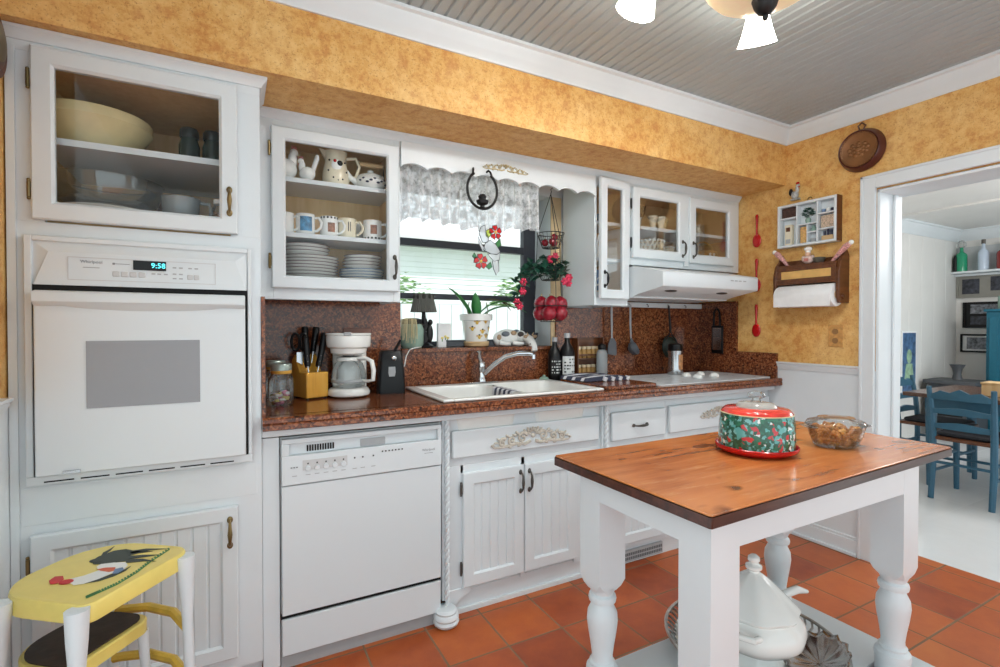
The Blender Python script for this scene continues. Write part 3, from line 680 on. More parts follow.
# double one over the hood
CC = wall_cab('wall_cabinet', 'white double glass-door wall cabinet above the range hood', 1.9855, 2.944, 1.585, 2.05, (1.822,), left=.02, right=.06)
d = glass_door(CC, 2.005, 2.425, 1.625, 2.028, 2.138, .048); hinge(1.93, 1.999, 2.15, d, IRON); hinge(1.71, 1.999, 2.15, d, IRON); pull(2.398, 2.138, 1.70, d, PEWTER, .085)
d = glass_door(CC, 2.464, 2.87, 1.622, 2.02, 2.138, .048); pull(2.49, 2.138, 1.70, d, PEWTER, .085)
MB().box(2.427, 2.462, 2.15, 2.162, 1.6, 2.03).build('centre_stile', WHITE, CC)
struct('trim_7', crown([(.0915, 2.162, 0, -1), (2.944, 2.162, 0, -1)], UP, 2.082, '', ''), WHITE, 'white moulding between the wall cabinets and the orange soffit', 'trim')
# valance board over the window
vb = thing('valance_board', 'white scalloped wooden valance board above the sink window', 'valance', (1.2, 2.15, 1.92))
lo = []; n = 108
for i in range(n+1):
    t = i/n; x = .662+t*(1.743-.662); u = t*6.0 % 1
    z = 1.938+.02*abs(math.sin(PI*t*9))**.8
    lo.append((x, z))
MB().prism(lo+[(1.743, 2.048), (.662, 2.048)], 'y', 2.148, 2.166).build('board', WHITE, vb)
b = applique(vb, 1.185, 2.148, 2.004, .25, .036, GOLD)
# lace valance curtain
lc = MB(); nx, nz = 140, 14; vs = []
for j in range(nz+1):
    for i in range(nx+1):
        t = i/nx; q = j/nz; x = .672+t*.74
        zt = 1.99; zb = 1.70+.022*abs(math.sin(PI*t*7))+.012*math.sin(t*9)
        vs.append((x, 2.20+.014*math.sin(t*95)*(0.5+q)+.006*math.sin(t*37), zt+(zb-zt)*q))
lc.add(vs, [(j*(nx+1)+i, j*(nx+1)+i+1, (j+1)*(nx+1)+i+1, (j+1)*(nx+1)+i) for j in range(nz) for i in range(nx)])
cv = thing('lace_curtain', 'short gathered white lace curtain across the top of the sink window', 'curtain', (1.07, 2.20, 1.7))
lc.build('lace_panel', LACE, cv, smooth=80)
MB().tube([(.663, 2.20, 2.0), (1.742, 2.20, 2.0)], .006).build('rod', PEWTER, cv)
# ------------------------------------------------------------------ range hood
hd = thing('range_hood', 'white range hood under the double wall cabinet', 'range hood', (2.45, 2.1, 1.385))
pr = [(2.135, 1.574), (1.911, 1.526), (1.906, 1.521), (1.906, 1.451), (1.911, 1.445), (2.09, 1.412), (2.12, 1.402), (2.12, 1.395), (2.42, 1.395), (2.42, 1.570), (2.135, 1.570)]
MB().prism(pr, 'x', 1.992, 2.775).build('canopy', WHITE, hd, bevel=.004)
for x in (2.59, 2.625, 2.66, 2.70): MB().box(x-.06, x-.038, 1.903, 1.907, 1.494, 1.4995).build('switch', GREYL, hd)
for x in (2.2, 2.62): MB().ell((x-.06, 1.99, 1.4305), (.045, .022, .008), 14, 8).build('lamp_lens', PEWTER, hd)
rb = thing('hook_rail', 'white board with small black hooks below the range hood', 'rail', (2.45, 2.44, 1.36))
MB().box(1.995, 2.925, 2.435, 2.457, 1.358, 1.39).build('board', WHITE, rb, bevel=.002)
for x in (2.09, 2.245, 2.4, 2.59, 2.75): MB().tube([(x, 2.435, 1.378), (x, 2.425, 1.376), (x, 2.42, 1.368), (x, 2.424, 1.36), (x, 2.418, 1.366)], .0022, 6).build('hook', IRON, rb)
# hanging utensils
u = thing('spatula', 'grey spatula hanging left of the ladle against the granite', 'spatula', (2.09, 2.42, 1.05))
MB().tube([(2.09, 2.42, 1.372), (2.09, 2.417, 1.25), (2.094, 2.42, 1.16)], [.008, .0075, .006], 8, flat=.6).build('handle', GREYL, u)
MB().prism([(-.012, .11), (.012, .11), (.032, .085), (.036, .01), (.028, .0), (-.034, .012), (-.032, .07)], 'y', -.004, .004, 0, Matrix.Translation((2.095, 2.42, 1.05))).build('blade', GREY, u, bevel=.002)
u = thing('ladle', 'grey ladle hanging right of the spatula against the granite', 'ladle', (2.245, 2.42, 1.05))
MB().tube([(2.245, 2.42, 1.372), (2.243, 2.417, 1.25), (2.252, 2.42, 1.15)], [.008, .0075, .006], 8, flat=.6).build('handle', GREYL, u)
T = Matrix.Translation((2.262, 2.405, 1.095)) @ Matrix.Rotation(math.radians(62), 4, 'X') @ Matrix.Rotation(.3, 4, 'Y')
MB().lathe([(0, -.035), (.025, -.028), (.042, -.01), (.046, .008), (.043, .008), (.038, -.01), (.022, -.024), (0, -.03)], n=22, T=T).build('bowl', GREY, u)
MB().tube([(2.252, 2.42, 1.16), (2.256, 2.418, 1.135)], [.006, .012], 8).build('neck', GREY, u)
u = thing('skimmer', 'black wire skimmer with a round net hanging behind the pepper mill', 'skimmer', (2.6, 2.42, 1.04))
MB().tube([(2.585, 2.42, 1.372), (2.59, 2.416, 1.28), (2.602, 2.42, 1.2)], [.006, .007, .008], 8).tube([(2.602, 2.42, 1.2), (2.562, 2.42, 1.14), (2.545, 2.42, 1.10)], .004, 6).tube([(2.602, 2.42, 1.2), (2.645, 2.42, 1.14), (2.66, 2.42, 1.10)], .004, 6).build('handle', BLACKM, u)
T = Matrix.Translation((2.602, 2.423, 1.10)) @ Matrix.Rotation(PI/2, 4, 'X')
b = MB().tube([(.068*math.cos(2*PI*i/28), .075*math.sin(2*PI*i/28), 0) for i in range(28)], .004, 6, closed=True, T=T)
b.lathe([(.066, 0), (.055, .012), (.035, .02), (0, .024)], n=24, T=T)
b.build('net', mat('dark_green_net', (32, 44, 36), .5, var=.4, scale=180), u)
u = thing('box_grater', 'flat black framed metal grater hanging on the granite by the corner', 'grater', (2.918, 2.30, 1.05))
MB().box(2.914, 2.922, 2.255, 2.345, 1.05, 1.24).build('frame', BLACK, u, bevel=.003)
g = MB().box(2.9115, 2.914, 2.266, 2.334, 1.075, 1.225, 0)
for i in range(6):
    for j in range(4): g.box(2.9098, 2.9116, 2.273+i*.01, 2.278+i*.01, 1.165+j*.014, 1.172+j*.014, 1)
g.build('grating_plate', [STEEL, BLACK], u)
MB().tube([(2.918, 2.33, 1.24), (2.918, 2.328, 1.33), (2.918, 2.315, 1.352), (2.918, 2.3, 1.352), (2.918, 2.285, 1.33), (2.918, 2.28, 1.24)], .006, 8).build('handle', BLACK, u)
# ------------------------------------------------------------------ dishes
def tag_dup(t, places):
    for loc, rz, lab in places: dup(t, loc, rz, lab)
def plate_prof(r): return [(0, 0), (r*.55, 0), (r*.6, .003), (r*.98, .016), (r, .019), (r*.97, .0195), (r*.62, .007), (0, .005)]
def make_plates(name, label, group, x, y, z0, n, r, rim, pitch=.0105):
    for i in range(n):
        t = thing(name, label, 'plate', (x+rd.uniform(-.003, .003), y, z0+i*pitch), 0, group) if i == 0 else dup(first, (x+rd.uniform(-.004, .004), y+rd.uniform(-.004, .004), z0+i*pitch), 0, label)
        if i == 0:
            first = t
            MB().lathe(plate_prof(r), n=36).build('plate_body', CERAMIC, t, local=True)
            MB().lathe([(r*.965, .0192), (r*1.004, .0196), (r*1.004, .0175), (r*.985, .0165)], n=36).build('rim_band', rim, t, local=True)
BAND = mat('plum_grey_band', (112, 94, 92), .3)
zb = 1.4205
make_plates('dinner_plate', 'white dinner plate with dark rim in the lower half of the left stack', 'dinner plates in the left stack', .30, 2.315, zb, 8, .122, BAND, .0132)
make_plates('soup_plate', 'smaller white plate with dark rim on top of the left plate stack', 'smaller plates topping the left stack', .285, 2.315, zb+.1135, 3, .1, BAND, .0145)
make_plates('salad_plate', 'pale grey plate low in the right plate stack', 'plates low in the right stack', .525, 2.315, zb, 5, .098, BLUEC, .0122)
make_plates('dessert_plate', 'white plate high in the right plate stack', 'plates high in the right stack', .53, 2.315, zb+.069, 4, .084, BAND, .0145)
def mug(label, x, y, z, decor, rz=-.5, r=.038, h=.088, body=CERAMIC):
    t = thing('mug', label, 'mug', (x, y, z), rz)
    MB().lathe([(0, 0), (r*.9, 0), (r, .006), (r, h-.003), (r*.97, h), (r*.93, h-.003), (r*.92, .01), (0, .008)], n=28).build('cup_body', body, t, local=True)
    MB().tube([(r*.95, 0, h*.82), (r+.018, 0, h*.84), (r+.03, 0, h*.6), (r+.027, 0, h*.38), (r+.012, 0, h*.22), (r*.95, 0, h*.2)], .0055, 8).build('handle', body, t, local=True)
    for m, a0, a1, z0, z1 in decor:
        k = 8; q = MB(); vs = []
        for i in range(k+1):
            a = a0+(a1-a0)*i/k; vs += [(r*1.012*math.cos(a), r*1.012*math.sin(a), z0), (r*1.012*math.cos(a), r*1.012*math.sin(a), z1)]
        q.add(vs, [(2*i, 2*i+2, 2*i+3, 2*i+1) for i in range(k)]).build('printed_decoration', m, t, local=True)
    return t
zs = 1.6155
f = -PI/2+.5
DEC = mat('painted_scene', (70, 130, 170), .3, var=.7, scale=40); DECB = mat('brown_rooster_print', (140, 92, 66), .3, var=.6, scale=60)
mug('plain white mug at the left end of the mug shelf', .196, 2.26, zs, [])
mug('white mug with a bright blue picture on the mug shelf', .278, 2.25, zs, [(DEC, f-.7, f+.6, .015, .075)])
mug('white mug with a black checked rim and brown rooster print', .375, 2.26, zs, [(DECB, f-.3, f+.5, .02, .06)]+[(BLACK, f-1.2+k*.4, f-1.0+k*.4, .078, .086) for k in range(6)])
mug('cream mug with a dark letter shaped mark on the mug shelf', .452, 2.26, zs, [(IRON, f-.12, f-.02, .03, .07), (IRON, f+.12, f+.2, .03, .07)], body=CREAM)
mug('white mug with rooster print at the right end of the mug shelf', .56, 2.25, zs, [(DECB, f-.45, f+.25, .025, .065)]+[(BLACK, f-1.2+k*.4, f-1.0+k*.4, .004, .012) for k in range(6)], r=.041)
mug('white mug half hidden behind the cream mug', .515, 2.36, zs, [])
def hen(label, x, y, z, s, rz, body=CERAMIC):
    t = thing('hen_figurine', label, 'figurine', (x, y, z), rz)
    MB().ell((0, 0, .042*s), (.042*s, .028*s, .036*s), 16, 10).ell((.028*s, 0, .08*s), (.018*s, .014*s, .032*s), 12, 8).ell((.034*s, 0, .108*s), (.016*s, .013*s, .015*s), 12, 8).lathe([(0, 0), (.03*s, 0), (.026*s, .012*s), (0, .014*s)], n=16).build('body', body, t, local=True)
    q = MB()
    for k in range(4): q.ell((-.034*s-.006*s*k, 0, .07*s+.016*s*k), (.012*s, .006*s, .022*s), 8, 6)
    q.build('tail', body, t, local=True)
    q = MB()
    for k in range(3): q.ell(((.026+.008*k)*s, 0, .125*s), (.005*s, .003*s, .009*s), 8, 6)
    q.ell((.046*s, 0, .092*s), (.004*s, .003*s, .009*s), 8, 6).build('comb', mat('faded_red', (190, 120, 110), .4), t, local=True)
    MB().lathe([(.006*s, 0), (0, .014*s)], n=8, T=Matrix.Translation((.048*s, 0, .106*s)) @ Matrix.Rotation(PI/2, 4, 'Y')).build('beak', GOLD, t, local=True)
zt = 1.8385
hen('larger white china hen at the left end of the top shelf', .205, 2.25, zt, 1.15, .6)
hen('small white china hen left of the rooster pitcher', .285, 2.24, zt, .82, PI-.6)
t = thing('pitcher', 'cream spotted pitcher with a rooster in a heart on the top shelf', 'pitcher', (.405, 2.27, zt), 0)
MB().lathe([(0, 0), (.05, 0), (.056, .01), (.054, .06), (.044, .105), (.046, .135), (.05, .15), (.046, .15), (.04, .12), (.05, .06), (.05, .012), (0, .008)], n=28).build('jug_body', CREAM, t, local=True)
MB().tube([(.044, 0, .13), (.085, -.01, .135), (.1, -.01, .1), (.085, -.01, .055), (.05, 0, .035)], .007, 8).build('handle', CREAM, t, local=True)
MB().add([(-.044, -.012, .12), (-.072, 0, .162), (-.044, .012, .12), (-.04, 0, .158), (-.046, -.02, .15), (-.046, .02, .15)], [(0, 1, 4), (2, 5, 1), (0, 2, 1), (4, 1, 3), (5, 3, 1)]).build('spout', CREAM, t, local=True)
q = MB()
for a, z, r in ((-1.9, .03, .004), (-1.2, .025, .004), (-2.3, .06, .004), (-.8, .06, .004), (-1.55, .02, .003), (-2.2, .105, .004), (-.95, .1, .004)):
    q.ell((.055*math.cos(a), .055*math.sin(a)*(1 if z < .08 else .86), z), r, 8, 6)
q.build('spots', IRON, t, local=True)
q = MB().ell((-.004, -.049, .085), (.022, .008, .024), 12, 8, 0).ell((.008, -.054, .092), (.013, .006, .012), 10, 6, 1).ell((-.012, -.055, .1), (.007, .005, .007), 8, 6, 2)
q.build('rooster_motif', [CERAMIC, BLACK, RED], t, local=True)
t = thing('teapot', 'white patterned teapot with a wooden bail handle on the top shelf', 'teapot', (.555, 2.26, zt), 0); t.scale = (1.15, 1.15, 1.15)
MB().lathe([(0, 0), (.038, 0), (.056, .02), (.06, .036), (.05, .055), (.03, .064), (.012, .068), (.012, .078), (0, .08)], n=28).build('pot_body', CERAMIC, t, local=True)
MB().tube([(-.05, 0, .026), (-.075, 0, .04), (-.092, 0, .066)], [.014, .01, .007], 10).build('spout', CERAMIC, t, local=True)
MB().tube([(-.052, 0, .05), (-.05, 0, .10), (.05, 0, .10), (.052, 0, .05)], .003, 6).tube([(-.042, 0, .101), (.046, 0, .101)], .009, 10, mi=1).build('bail_handle', [PEWTER, TERRACUP], t, local=True)
q = MB()
for k in range(9):
    a = -2.5+k*.24; q.ell((.0575*math.cos(a), .0575*math.sin(a), .03+.008*math.sin(k*2.1)), (.007, .004, .004), 8, 6)
q.build('painted_sprigs', NAVY, t, local=True)
# oven cabinet contents
zc = 1.7955
t = thing('mixing_bowl', 'large cream yellow ware mixing bowl on the oven cabinet shelf', 'bowl', (-.40, 2.13, zc)); t.scale = (.84, .84, .95)
MB().lathe([(0, 0), (.095, 0), (.1, .008), (.15, .05), (.178, .085), (.188, .1), (.192, .104), (.192, .132), (.188, .138), (.178, .135), (.172, .1), (.14, .055), (.09, .014), (0, .012)], n=44).build('bowl_body', YELLOWWARE, t, local=True)
for x, y, l in ((-.125, 2.06, 'dark glass jar at the left of the pair beside the big cream bowl'), (-.055, 2.06, 'dark glass jar at the right of the pair beside the big cream bowl')):
    t = thing('glass_jar', l, 'jar', (x, y, zc)); t.scale = (.95, .95, 1.3)
    MB().lathe([(0, 0), (.032, 0), (.034, .006), (.034, .05), (.027, .066), (.027, .07), (0, .07)], n=20).build('jar_body', mat('dark_teal_glass', (48, 62, 58), .1), t, local=True)
    MB().lathe([(.03, .071), (.031, .075), (.031, .09), (.026, .096), (0, .1)], n=20).build('lid', mat('dark_lid', (36, 42, 42), .3), t, local=True)
zf = 1.5820
t = thing('glass_bowl', 'clear glass bowl at the bottom left of the oven cabinet', 'bowl', (-.36, 2.10, zf+.033))
MB().lathe([(.08, 0), (.13, .02), (.15, .06), (.153, .095), (.157, .098), (.15, .1), (.146, .06), (.125, .023), (.08, .004), (0, .004)], n=36).build('bowl_body', CLEAR, t, local=True)
t = thing('white_dish', 'shallow white dish under the clear glass bowl', 'dish', (-.36, 2.09, zf))
MB().lathe([(0, 0), (.09, 0), (.13, .018), (.14, .028), (.136, .031), (.12, .022), (.08, .008), (0, .007)], n=36).build('dish_body', CERAMIC, t, local=True)
t = thing('measuring_jug', 'clear measuring jug with a handle beside the spice jar', 'jug', (-.15, 2.04, zf))
MB().lathe([(0, 0), (.048, 0), (.052, .006), (.058, .085), (.06, .088), (.056, .088), (.049, .01), (0, .006)], n=26).build('jug_body', CLOUDY, t, local=True)
MB().tube([(.054, 0, .08), (.085, 0, .078), (.09, 0, .05), (.08, 0, .0)], .006, 8).build('handle', CLOUDY, t, local=True)
t = thing('spice_jar', 'small glass jar of nuts with a pale lid in the oven cabinet', 'jar', (-.03, 1.985, zf))
MB().lathe([(0, 0), (.024, 0), (.026, .005), (.026, .055), (.02, .066), (.02, .07)], n=20).build('jar_body', CLEAR, t, local=True)
MB().lathe([(0, .07), (.022, .07), (.022, .084), (0, .085)], n=20).build('lid', LABELW, t, local=True)
q = MB()
for i in range(40):
    a = rd.uniform(0, 6.28); r = .019*math.sqrt(rd.random()); q.ell((r*math.cos(a), r*math.sin(a), .008+.034*rd.random()), (.006, .005, .004), 6, 5, 0)
q.build('nuts', SNACK, t, local=True)
for x, y, l in ((-.235, 2.36, 'dark figurine at the left of two behind the glass bowl'), (-.165, 2.36, 'dark figurine at the right of two behind the glass bowl')):
    t = thing('dark_figurine', l, 'figurine', (x, y, zf))
    MB().lathe([(0, 0), (.03, 0), (.03, .01), (.018, .02), (.026, .06), (.03, .09), (.014, .11), (.018, .125), (.02, .14), (.012, .156), (0, .162)], n=16).build('body', BROWNWOOD, t, local=True)
    MB().tube([(-.022, 0, .09), (-.036, -.01, .13), (-.03, -.01, .17)], .006, 6).tube([(.022, 0, .09), (.036, -.01, .13), (.03, -.01, .17)], .006, 6).build('horns', BROWNWOOD, t, local=True)
# narrow cabinet contents
def teacup(label, x, y, z, m, rz, r=.04):
    t = thing('teacup', label, 'cup', (x, y, z), rz)
    MB().lathe([(0, 0), (r*.5, 0), (r*.5, .005), (r*.85, .025), (r, .052), (r*.96, .053), (r*.78, .026), (0, .009)], n=24).build('cup_body', m, t, local=True)
    MB().tube([(r*.9, 0, .044), (r+.014, 0, .05), (r+.022, 0, .034), (r+.01, 0, .018), (r*.75, 0, .016)], .0035, 8).build('handle', m, t, local=True)
    return t
FLOR = mat('floral_china', (206, 210, 206), .2, var=.35, scale=70)
teacup('blue patterned teacup on the top shelf of the narrow cabinet', 1.87, 2.26, 1.8205, mat('blue_floral_china', (150, 166, 176), .2, var=.5, scale=80), .3)
t = thing('cream_jug', 'white jug with a tall loop handle in the narrow cabinet', 'jug', (1.815, 2.25, 1.6175))
MB().lathe([(0, 0), (.026, 0), (.032, .02), (.028, .06), (.022, .08), (.026, .1), (.022, .1), (.02, .08), (0, .01)], n=20).build('jug_body', CERAMIC, t, local=True)
MB().tube([(.02, 0, .08), (.03, 0, .135), (.06, 0, .13), (.062, 0, .09), (.03, 0, .03)], .005, 8).build('handle', CERAMIC, t, local=True)
t = thing('blue_bowl', 'blue bowl behind the white jug in the narrow cabinet', 'bowl', (1.89, 2.33, 1.6175))
MB().lathe([(0, 0), (.03, 0), (.055, .03), (.062, .07), (.058, .07), (.05, .03), (0, .008)], n=24).build('bowl_body', BLUEC, t, local=True)
t = thing('blue_mug', 'blue cup on the bottom of the narrow cabinet', 'mug', (1.86, 2.33, 1.4305))
MB().lathe([(0, 0), (.045, 0), (.05, .01), (.05, .13), (.046, .13), (.044, .012), (0, .01)], n=24).build('cup_body', BLUEC, t, local=True)
MB().tube([(.048, 0, .11), (.075, 0, .105), (.078, 0, .05), (.048, 0, .03)], .006, 8).build('handle', BLUEC, t, local=True)
t = thing('wire_egg_stand', 'small white wire stand at the bottom front of the narrow cabinet', 'stand', (1.84, 2.23, 1.4305))
q = MB()
for k in range(6):
    a = k*PI/3; q.tube([(.03*math.cos(a), .03*math.sin(a), .003), (.034*math.cos(a), .034*math.sin(a), .04), (.02*math.cos(a), .02*math.sin(a), .07), (0, 0, .085)], .002, 6)
q.tube([(.03*math.cos(i*PI/12), .03*math.sin(i*PI/12), .003) for i in range(24)], .002, 6, closed=True).tube([(.034*math.cos(i*PI/12), .034*math.sin(i*PI/12), .04) for i in range(24)], .002, 6, closed=True)
q.build('wire_cage', CERAMIC, t, local=True)
# double cabinet contents
zu, zl = 1.8225, 1.6655
teacup('floral white teacup at the left of the shelf above the hood', 2.105, 2.24, zu, FLOR, .2, .045)
t = thing('glass_vase', 'dark cut glass vase on the shelf above the hood', 'vase', (2.2, 2.32, zu))
MB().lathe([(0, 0), (.04, 0), (.042, .008), (.018, .03), (.022, .05), (.05, .1), (.056, .145), (.052, .145), (.044, .1), (.014, .05), (0, .045)], n=12).build('vase_body', glass('plum_glass', (120, 96, 92), .08, .35, (92, 70, 66)), t, local=True, smooth=20)
egg = None
for x, y, l in ((2.25, 2.235, 'cream ribbed cup left of its twin on the shelf above the hood'), (2.318, 2.235, 'cream ribbed cup right of its twin on the shelf above the hood'), (2.385, 2.28, 'yellowish cup half hidden by the door frame above the hood')):
    if egg is None or 'yellowish' in l:
        egg = thing('cream_cup', l, 'cup', (x, y, zu))
        MB().lathe([(0, 0), (.018, 0), (.02, .01), (.016, .02), (.026, .06), (.03, .078), (.026, .078), (.014, .025), (0, .02)], n=20).build('cup_body', CREAM if 'ribbed' in l else YELLOWWARE, egg, local=True)
        MB().lathe([(.027, .062), (.0315, .066), (.0315, .072), (.029, .074)], n=20).build('rim_ridge', CREAM if 'ribbed' in l else YELLOWWARE, egg, local=True)
    else: dup(egg, (x, y, zu), 0, l)
for x, y, s, l in ((2.235, 2.25, 1, 'large pale lattice china basket at the bottom left above the hood'), (2.36, 2.24, .62, 'small pale lattice china basket beside the larger one above the hood')):
    t = thing('china_basket', l, 'basket', (x, y, zl))
    q = MB()
    for k in range(18):
        for dd in (-1, 1): q.tube([(.05*s*math.cos(k*PI/9), .05*s*math.sin(k*PI/9), .006), (.075*s*math.cos(k*PI/9+dd*.2), .075*s*math.sin(k*PI/9+dd*.2), .04*s), (.088*s*math.cos(k*PI/9+dd*.4), .088*s*math.sin(k*PI/9+dd*.4), .078*s)], .004*s, 5)
    q.build('lattice_side', CREAM, t, local=True)
    MB().lathe([(0, 0), (.052*s, 0), (.056*s, .008), (0, .012)], n=24).build('foot', CREAM, t, local=True)
    q = MB()
    for k in range(22): q.ell((.088*s*math.cos(k*PI/11), .088*s*math.sin(k*PI/11), .08*s), .009*s, 8, 6)
    q.build('scalloped_rim', FLOR, t, local=True)
t = thing('blue_canister', 'pale blue canister behind the china basket above the hood', 'canister', (2.13, 2.36, zl))
MB().lathe([(0, 0), (.045, 0), (.047, .005), (.047, .1), (0, .1)], n=22).build('canister_body', BLUEC, t, local=True)
MB().lathe([(.048, .101), (.048, .112), (.01, .12), (.012, .132), (0, .136)], n=22).build('lid', BLUEC, t, local=True)
t = thing('butter_dish', 'long pale covered dish on the right shelf above the hood', 'dish', (2.62, 2.28, zu))
MB().lathe([(0, 0), (.07, 0), (.09, .014), (.088, .018), (0, .012)], n=30, sx=1.15, sy=.8).build('tray', CREAM, t, local=True)
MB().lathe([(.075, .018), (.072, .045), (.05, .06), (.01, .064), (.012, .076), (0, .08)], n=30, sx=1.1, sy=.75).build('cover', CREAM, t, local=True)
t = thing('sugar_bowl', 'small white lidded sugar bowl at the bottom right above the hood', 'sugar bowl', (2.56, 2.235, zl))
MB().lathe([(0, 0), (.028, 0), (.03, .006), (.045, .03), (.044, .05), (.036, .06)], n=22).build('bowl_body', CERAMIC, t, local=True)
MB().lathe([(.038, .06), (.03, .072), (.012, .08), (.008, .09), (.012, .1), (0, .106)], n=22).build('lid', CERAMIC, t, local=True)
t = thing('wicker_basket', 'oval tan wicker basket with a handle at the far right above the hood', 'basket', (2.73, 2.26, zl))
MB().lathe([(0, 0), (.07, 0), (.088, .03), (.092, .055), (.086, .055), (.066, .008), (0, .006)], n=30, sy=.8).build('basket_body', SPICE, t, local=True)
MB().tube([(.088*math.cos(i*PI/14), 0, .05+.07*math.sin(i*PI/14)) for i in range(15)], .005, 8).build('handle', SPICE, t, local=True)
for x, l in ((2.70, 'tiny white figure at the left before the wicker basket'), (2.735, 'tiny white figure at the right before the wicker basket')):
    t = thing('tiny_figure', l, 'figurine', (x, 2.185, zl)); MB().lathe([(0, 0), (.011, 0), (.009, .02), (.005, .026), (.008, .034), (0, .042)], n=12).build('body', CERAMIC, t, local=True)
t = thing('pleated_bowl', 'tan pleated bowl standing behind the sugar bowl above the hood', 'bowl', (2.66, 2.385, zl)); MB().lathe([(0, 0), (.04, 0), (.05, .06), (.052, .14), (.048, .14), (.044, .05), (0, .01)], n=16).build('bowl_body', CREAM, t, local=True, smooth=15)
# ------------------------------------------------------------------ sink and faucet
sk = thing('sink', 'white double bowl drop-in sink set in the granite worktop', 'sink', (1.175, 2.15, .92))
def bowl_ring(mb, x0, x1, y0, y1, z0, z1, r):
    a = rrect(x0, x1, y0, y1, r); b = rrect(x0+.02, x1-.02, y0+.02, y1-.02, r); k = len(a)
    vs = [(x, y, z0) for x, y in a]+[(x, y, z0-.01) for x, y in rrect(x0+.006, x1-.006, y0+.006, y1-.006, r)]+[(x, y, z1) for x, y in b]
    fs = [(j*k+i, j*k+(i+1) % k, (j+1)*k+(i+1) % k, (j+1)*k+i) for j in range(2) for i in range(k)]+[tuple(range(2*k, 3*k))]
    mb.add(vs, fs)
q = MB()
zt = .934
q.box(.757, .805, 1.893, 2.412, .921, zt).box(1.545, 1.593, 1.893, 2.412, .921, zt).box(.805, 1.545, 1.893, 1.93, .921, zt).box(.805, 1.545, 2.335, 2.412, .921, zt).box(1.155, 1.195, 1.93, 2.335, .905, .926)
q.build('rim', CERAMIC, sk, bevel=.006)
q = MB(); bowl_ring(q, .803, 1.157, 1.928, 2.337, .93, .75, .05); bowl_ring(q, 1.193, 1.547, 1.928, 2.337, .93, .75, .05); q.build('basin', CERAMIC, sk)
for x in (.98, 1.37): MB().lathe([(.036, .002), (.038, .004), (.03, .003), (.02, 0), (0, 0)], (x, 2.13, .751), 20).build('drain', CHROME, sk)
fc = thing('faucet', 'chrome single lever faucet with a long spout behind the sink', 'faucet', (1.165, 2.375, .935))
MB().prism(rrect(1.07, 1.26, 2.352, 2.40, .022), 'z', .9345, .942).build('base_plate', CHROME, fc, bevel=.002)
MB().lathe([(.026, 0), (.026, .01), (.021, .02), (.019, .05), (.022, .075), (.023, .092), (.018, .105), (0, .108)], (1.165, 2.375, .942), 22).build('body', CHROME, fc)
MB().tube([(1.165, 2.375, 1.04), (1.16, 2.385, 1.065), (1.165, 2.40, 1.095)], [.016, .011, .009], 12).ell((1.165, 2.402, 1.097), (.013, .012, .007), 10, 6).build('lever', CHROME, fc)
MB().tube([(1.175, 2.36, .985), (1.21, 2.33, 1.03), (1.26, 2.285, 1.075), (1.31, 2.24, 1.093), (1.355, 2.2, 1.095), (1.37, 2.187, 1.09)], [.014, .0135, .0125, .012, .013, .014], 14).build('spout', CHROME, fc)
MB().lathe([(0, 0), (.011, 0), (.011, .022), (0, .022)], (1.37, 2.187, 1.066), 16).build('spout_tip', CHROME, fc)
q = MB()
for k in range(9):
    y0 = 2.02+k*.022
    pr = [(1.135+.004*math.sin(k), .80+.012*math.sin(k*1.3)), (1.146, .90), (1.15, .925), (1.158, .931), (1.19, .931), (1.20, .925), (1.205, .88)]
    vs = []
    for y in (y0, y0+.022): vs += [(x, y, z) for x, z in pr]
    q.add(vs, [(i, i+1, i+8, i+7) for i in range(6)], k % 2)
tag(q.build('sink_cloth', [CLOTHW, NAVY], origin=(1.175, 2.1, .927), solid=.002), 'white and navy striped dishcloth hanging over the sink divider', 'cloth')
t = thing('sink_stopper', 'small grey-green sink stopper on the back corner of the sink', 'stopper', (1.56, 2.375, .9345))
MB().lathe([(0, 0), (.026, 0), (.028, .004), (.02, .012), (.008, .016), (.008, .024), (0, .026)], n=18).build('stopper_body', SAGE, t, local=True)
# ------------------------------------------------------------------ items on the worktop
Z = .9202
def jar(label, x, y, wr):
    t = thing('candy_jar', label, 'jar', (x, y, Z))
    MB().lathe([(0, 0), (.041, 0), (.045, .006), (.046, .09), (.044, .11), (.036, .126), (.035, .135)], n=28).build('jar_body', CLEAR, t, local=True)
    MB().lathe([(.0365, .127), (.039, .131), (.039, .138), (.0365, .14)], n=28).build('ring_band', mat('amber_rubber', (212, 160, 70), .4), t, local=True)
    MB().lathe([(.035, .139), (.039, .14), (.04, .16), (.037, .166), (0, .167)], n=28).build('lid', mat('grey_green_metal', (160, 172, 164), .3, .4), t, local=True)
    for k in range(wr):
        a = rd.uniform(0, 6.28); r = .026*math.sqrt(rd.random()); T = Matrix.Translation((r*math.cos(a), r*math.sin(a), .012+.0035*k*.8)) @ Matrix.Rotation(rd.uniform(0, 3), 4, 'Z') @ Matrix.Rotation(rd.uniform(-.7, .7), 4, 'X')
        MB().box(-.014, .014, -.008, .008, -.005, .005, 0, T).build('wrapped_candy', (PINK, YELW, PAPER)[k % 3], t, bevel=.003, local=True)
    return t
jar('glass jar of pink and yellow wrapped candies at the counter left end', .172, 2.14, 16)
jar('glass jar with a grey lid standing behind the candy jar', .168, 2.36, 4)
kb = thing('knife_block', 'honey coloured wooden knife block left of the coffee maker', 'knife block', (.305, 2.325, Z), math.radians(20))
MB().prism([(-.062, .006), (.07, .006), (.07, .165), (.045, .19), (.0, .115), (-.062, .115)], 'x', -.05, .05).build('block', BLOCKWOOD, kb, bevel=.003, local=True)
for x in (-.04, .04):
    for y in (-.05, .058): MB().lathe([(0, 0), (.007, 0), (.007, .006), (0, .006)], (x, y, 0), 10).build('foot', BLACK, kb, local=True)
lean = math.radians(-12)
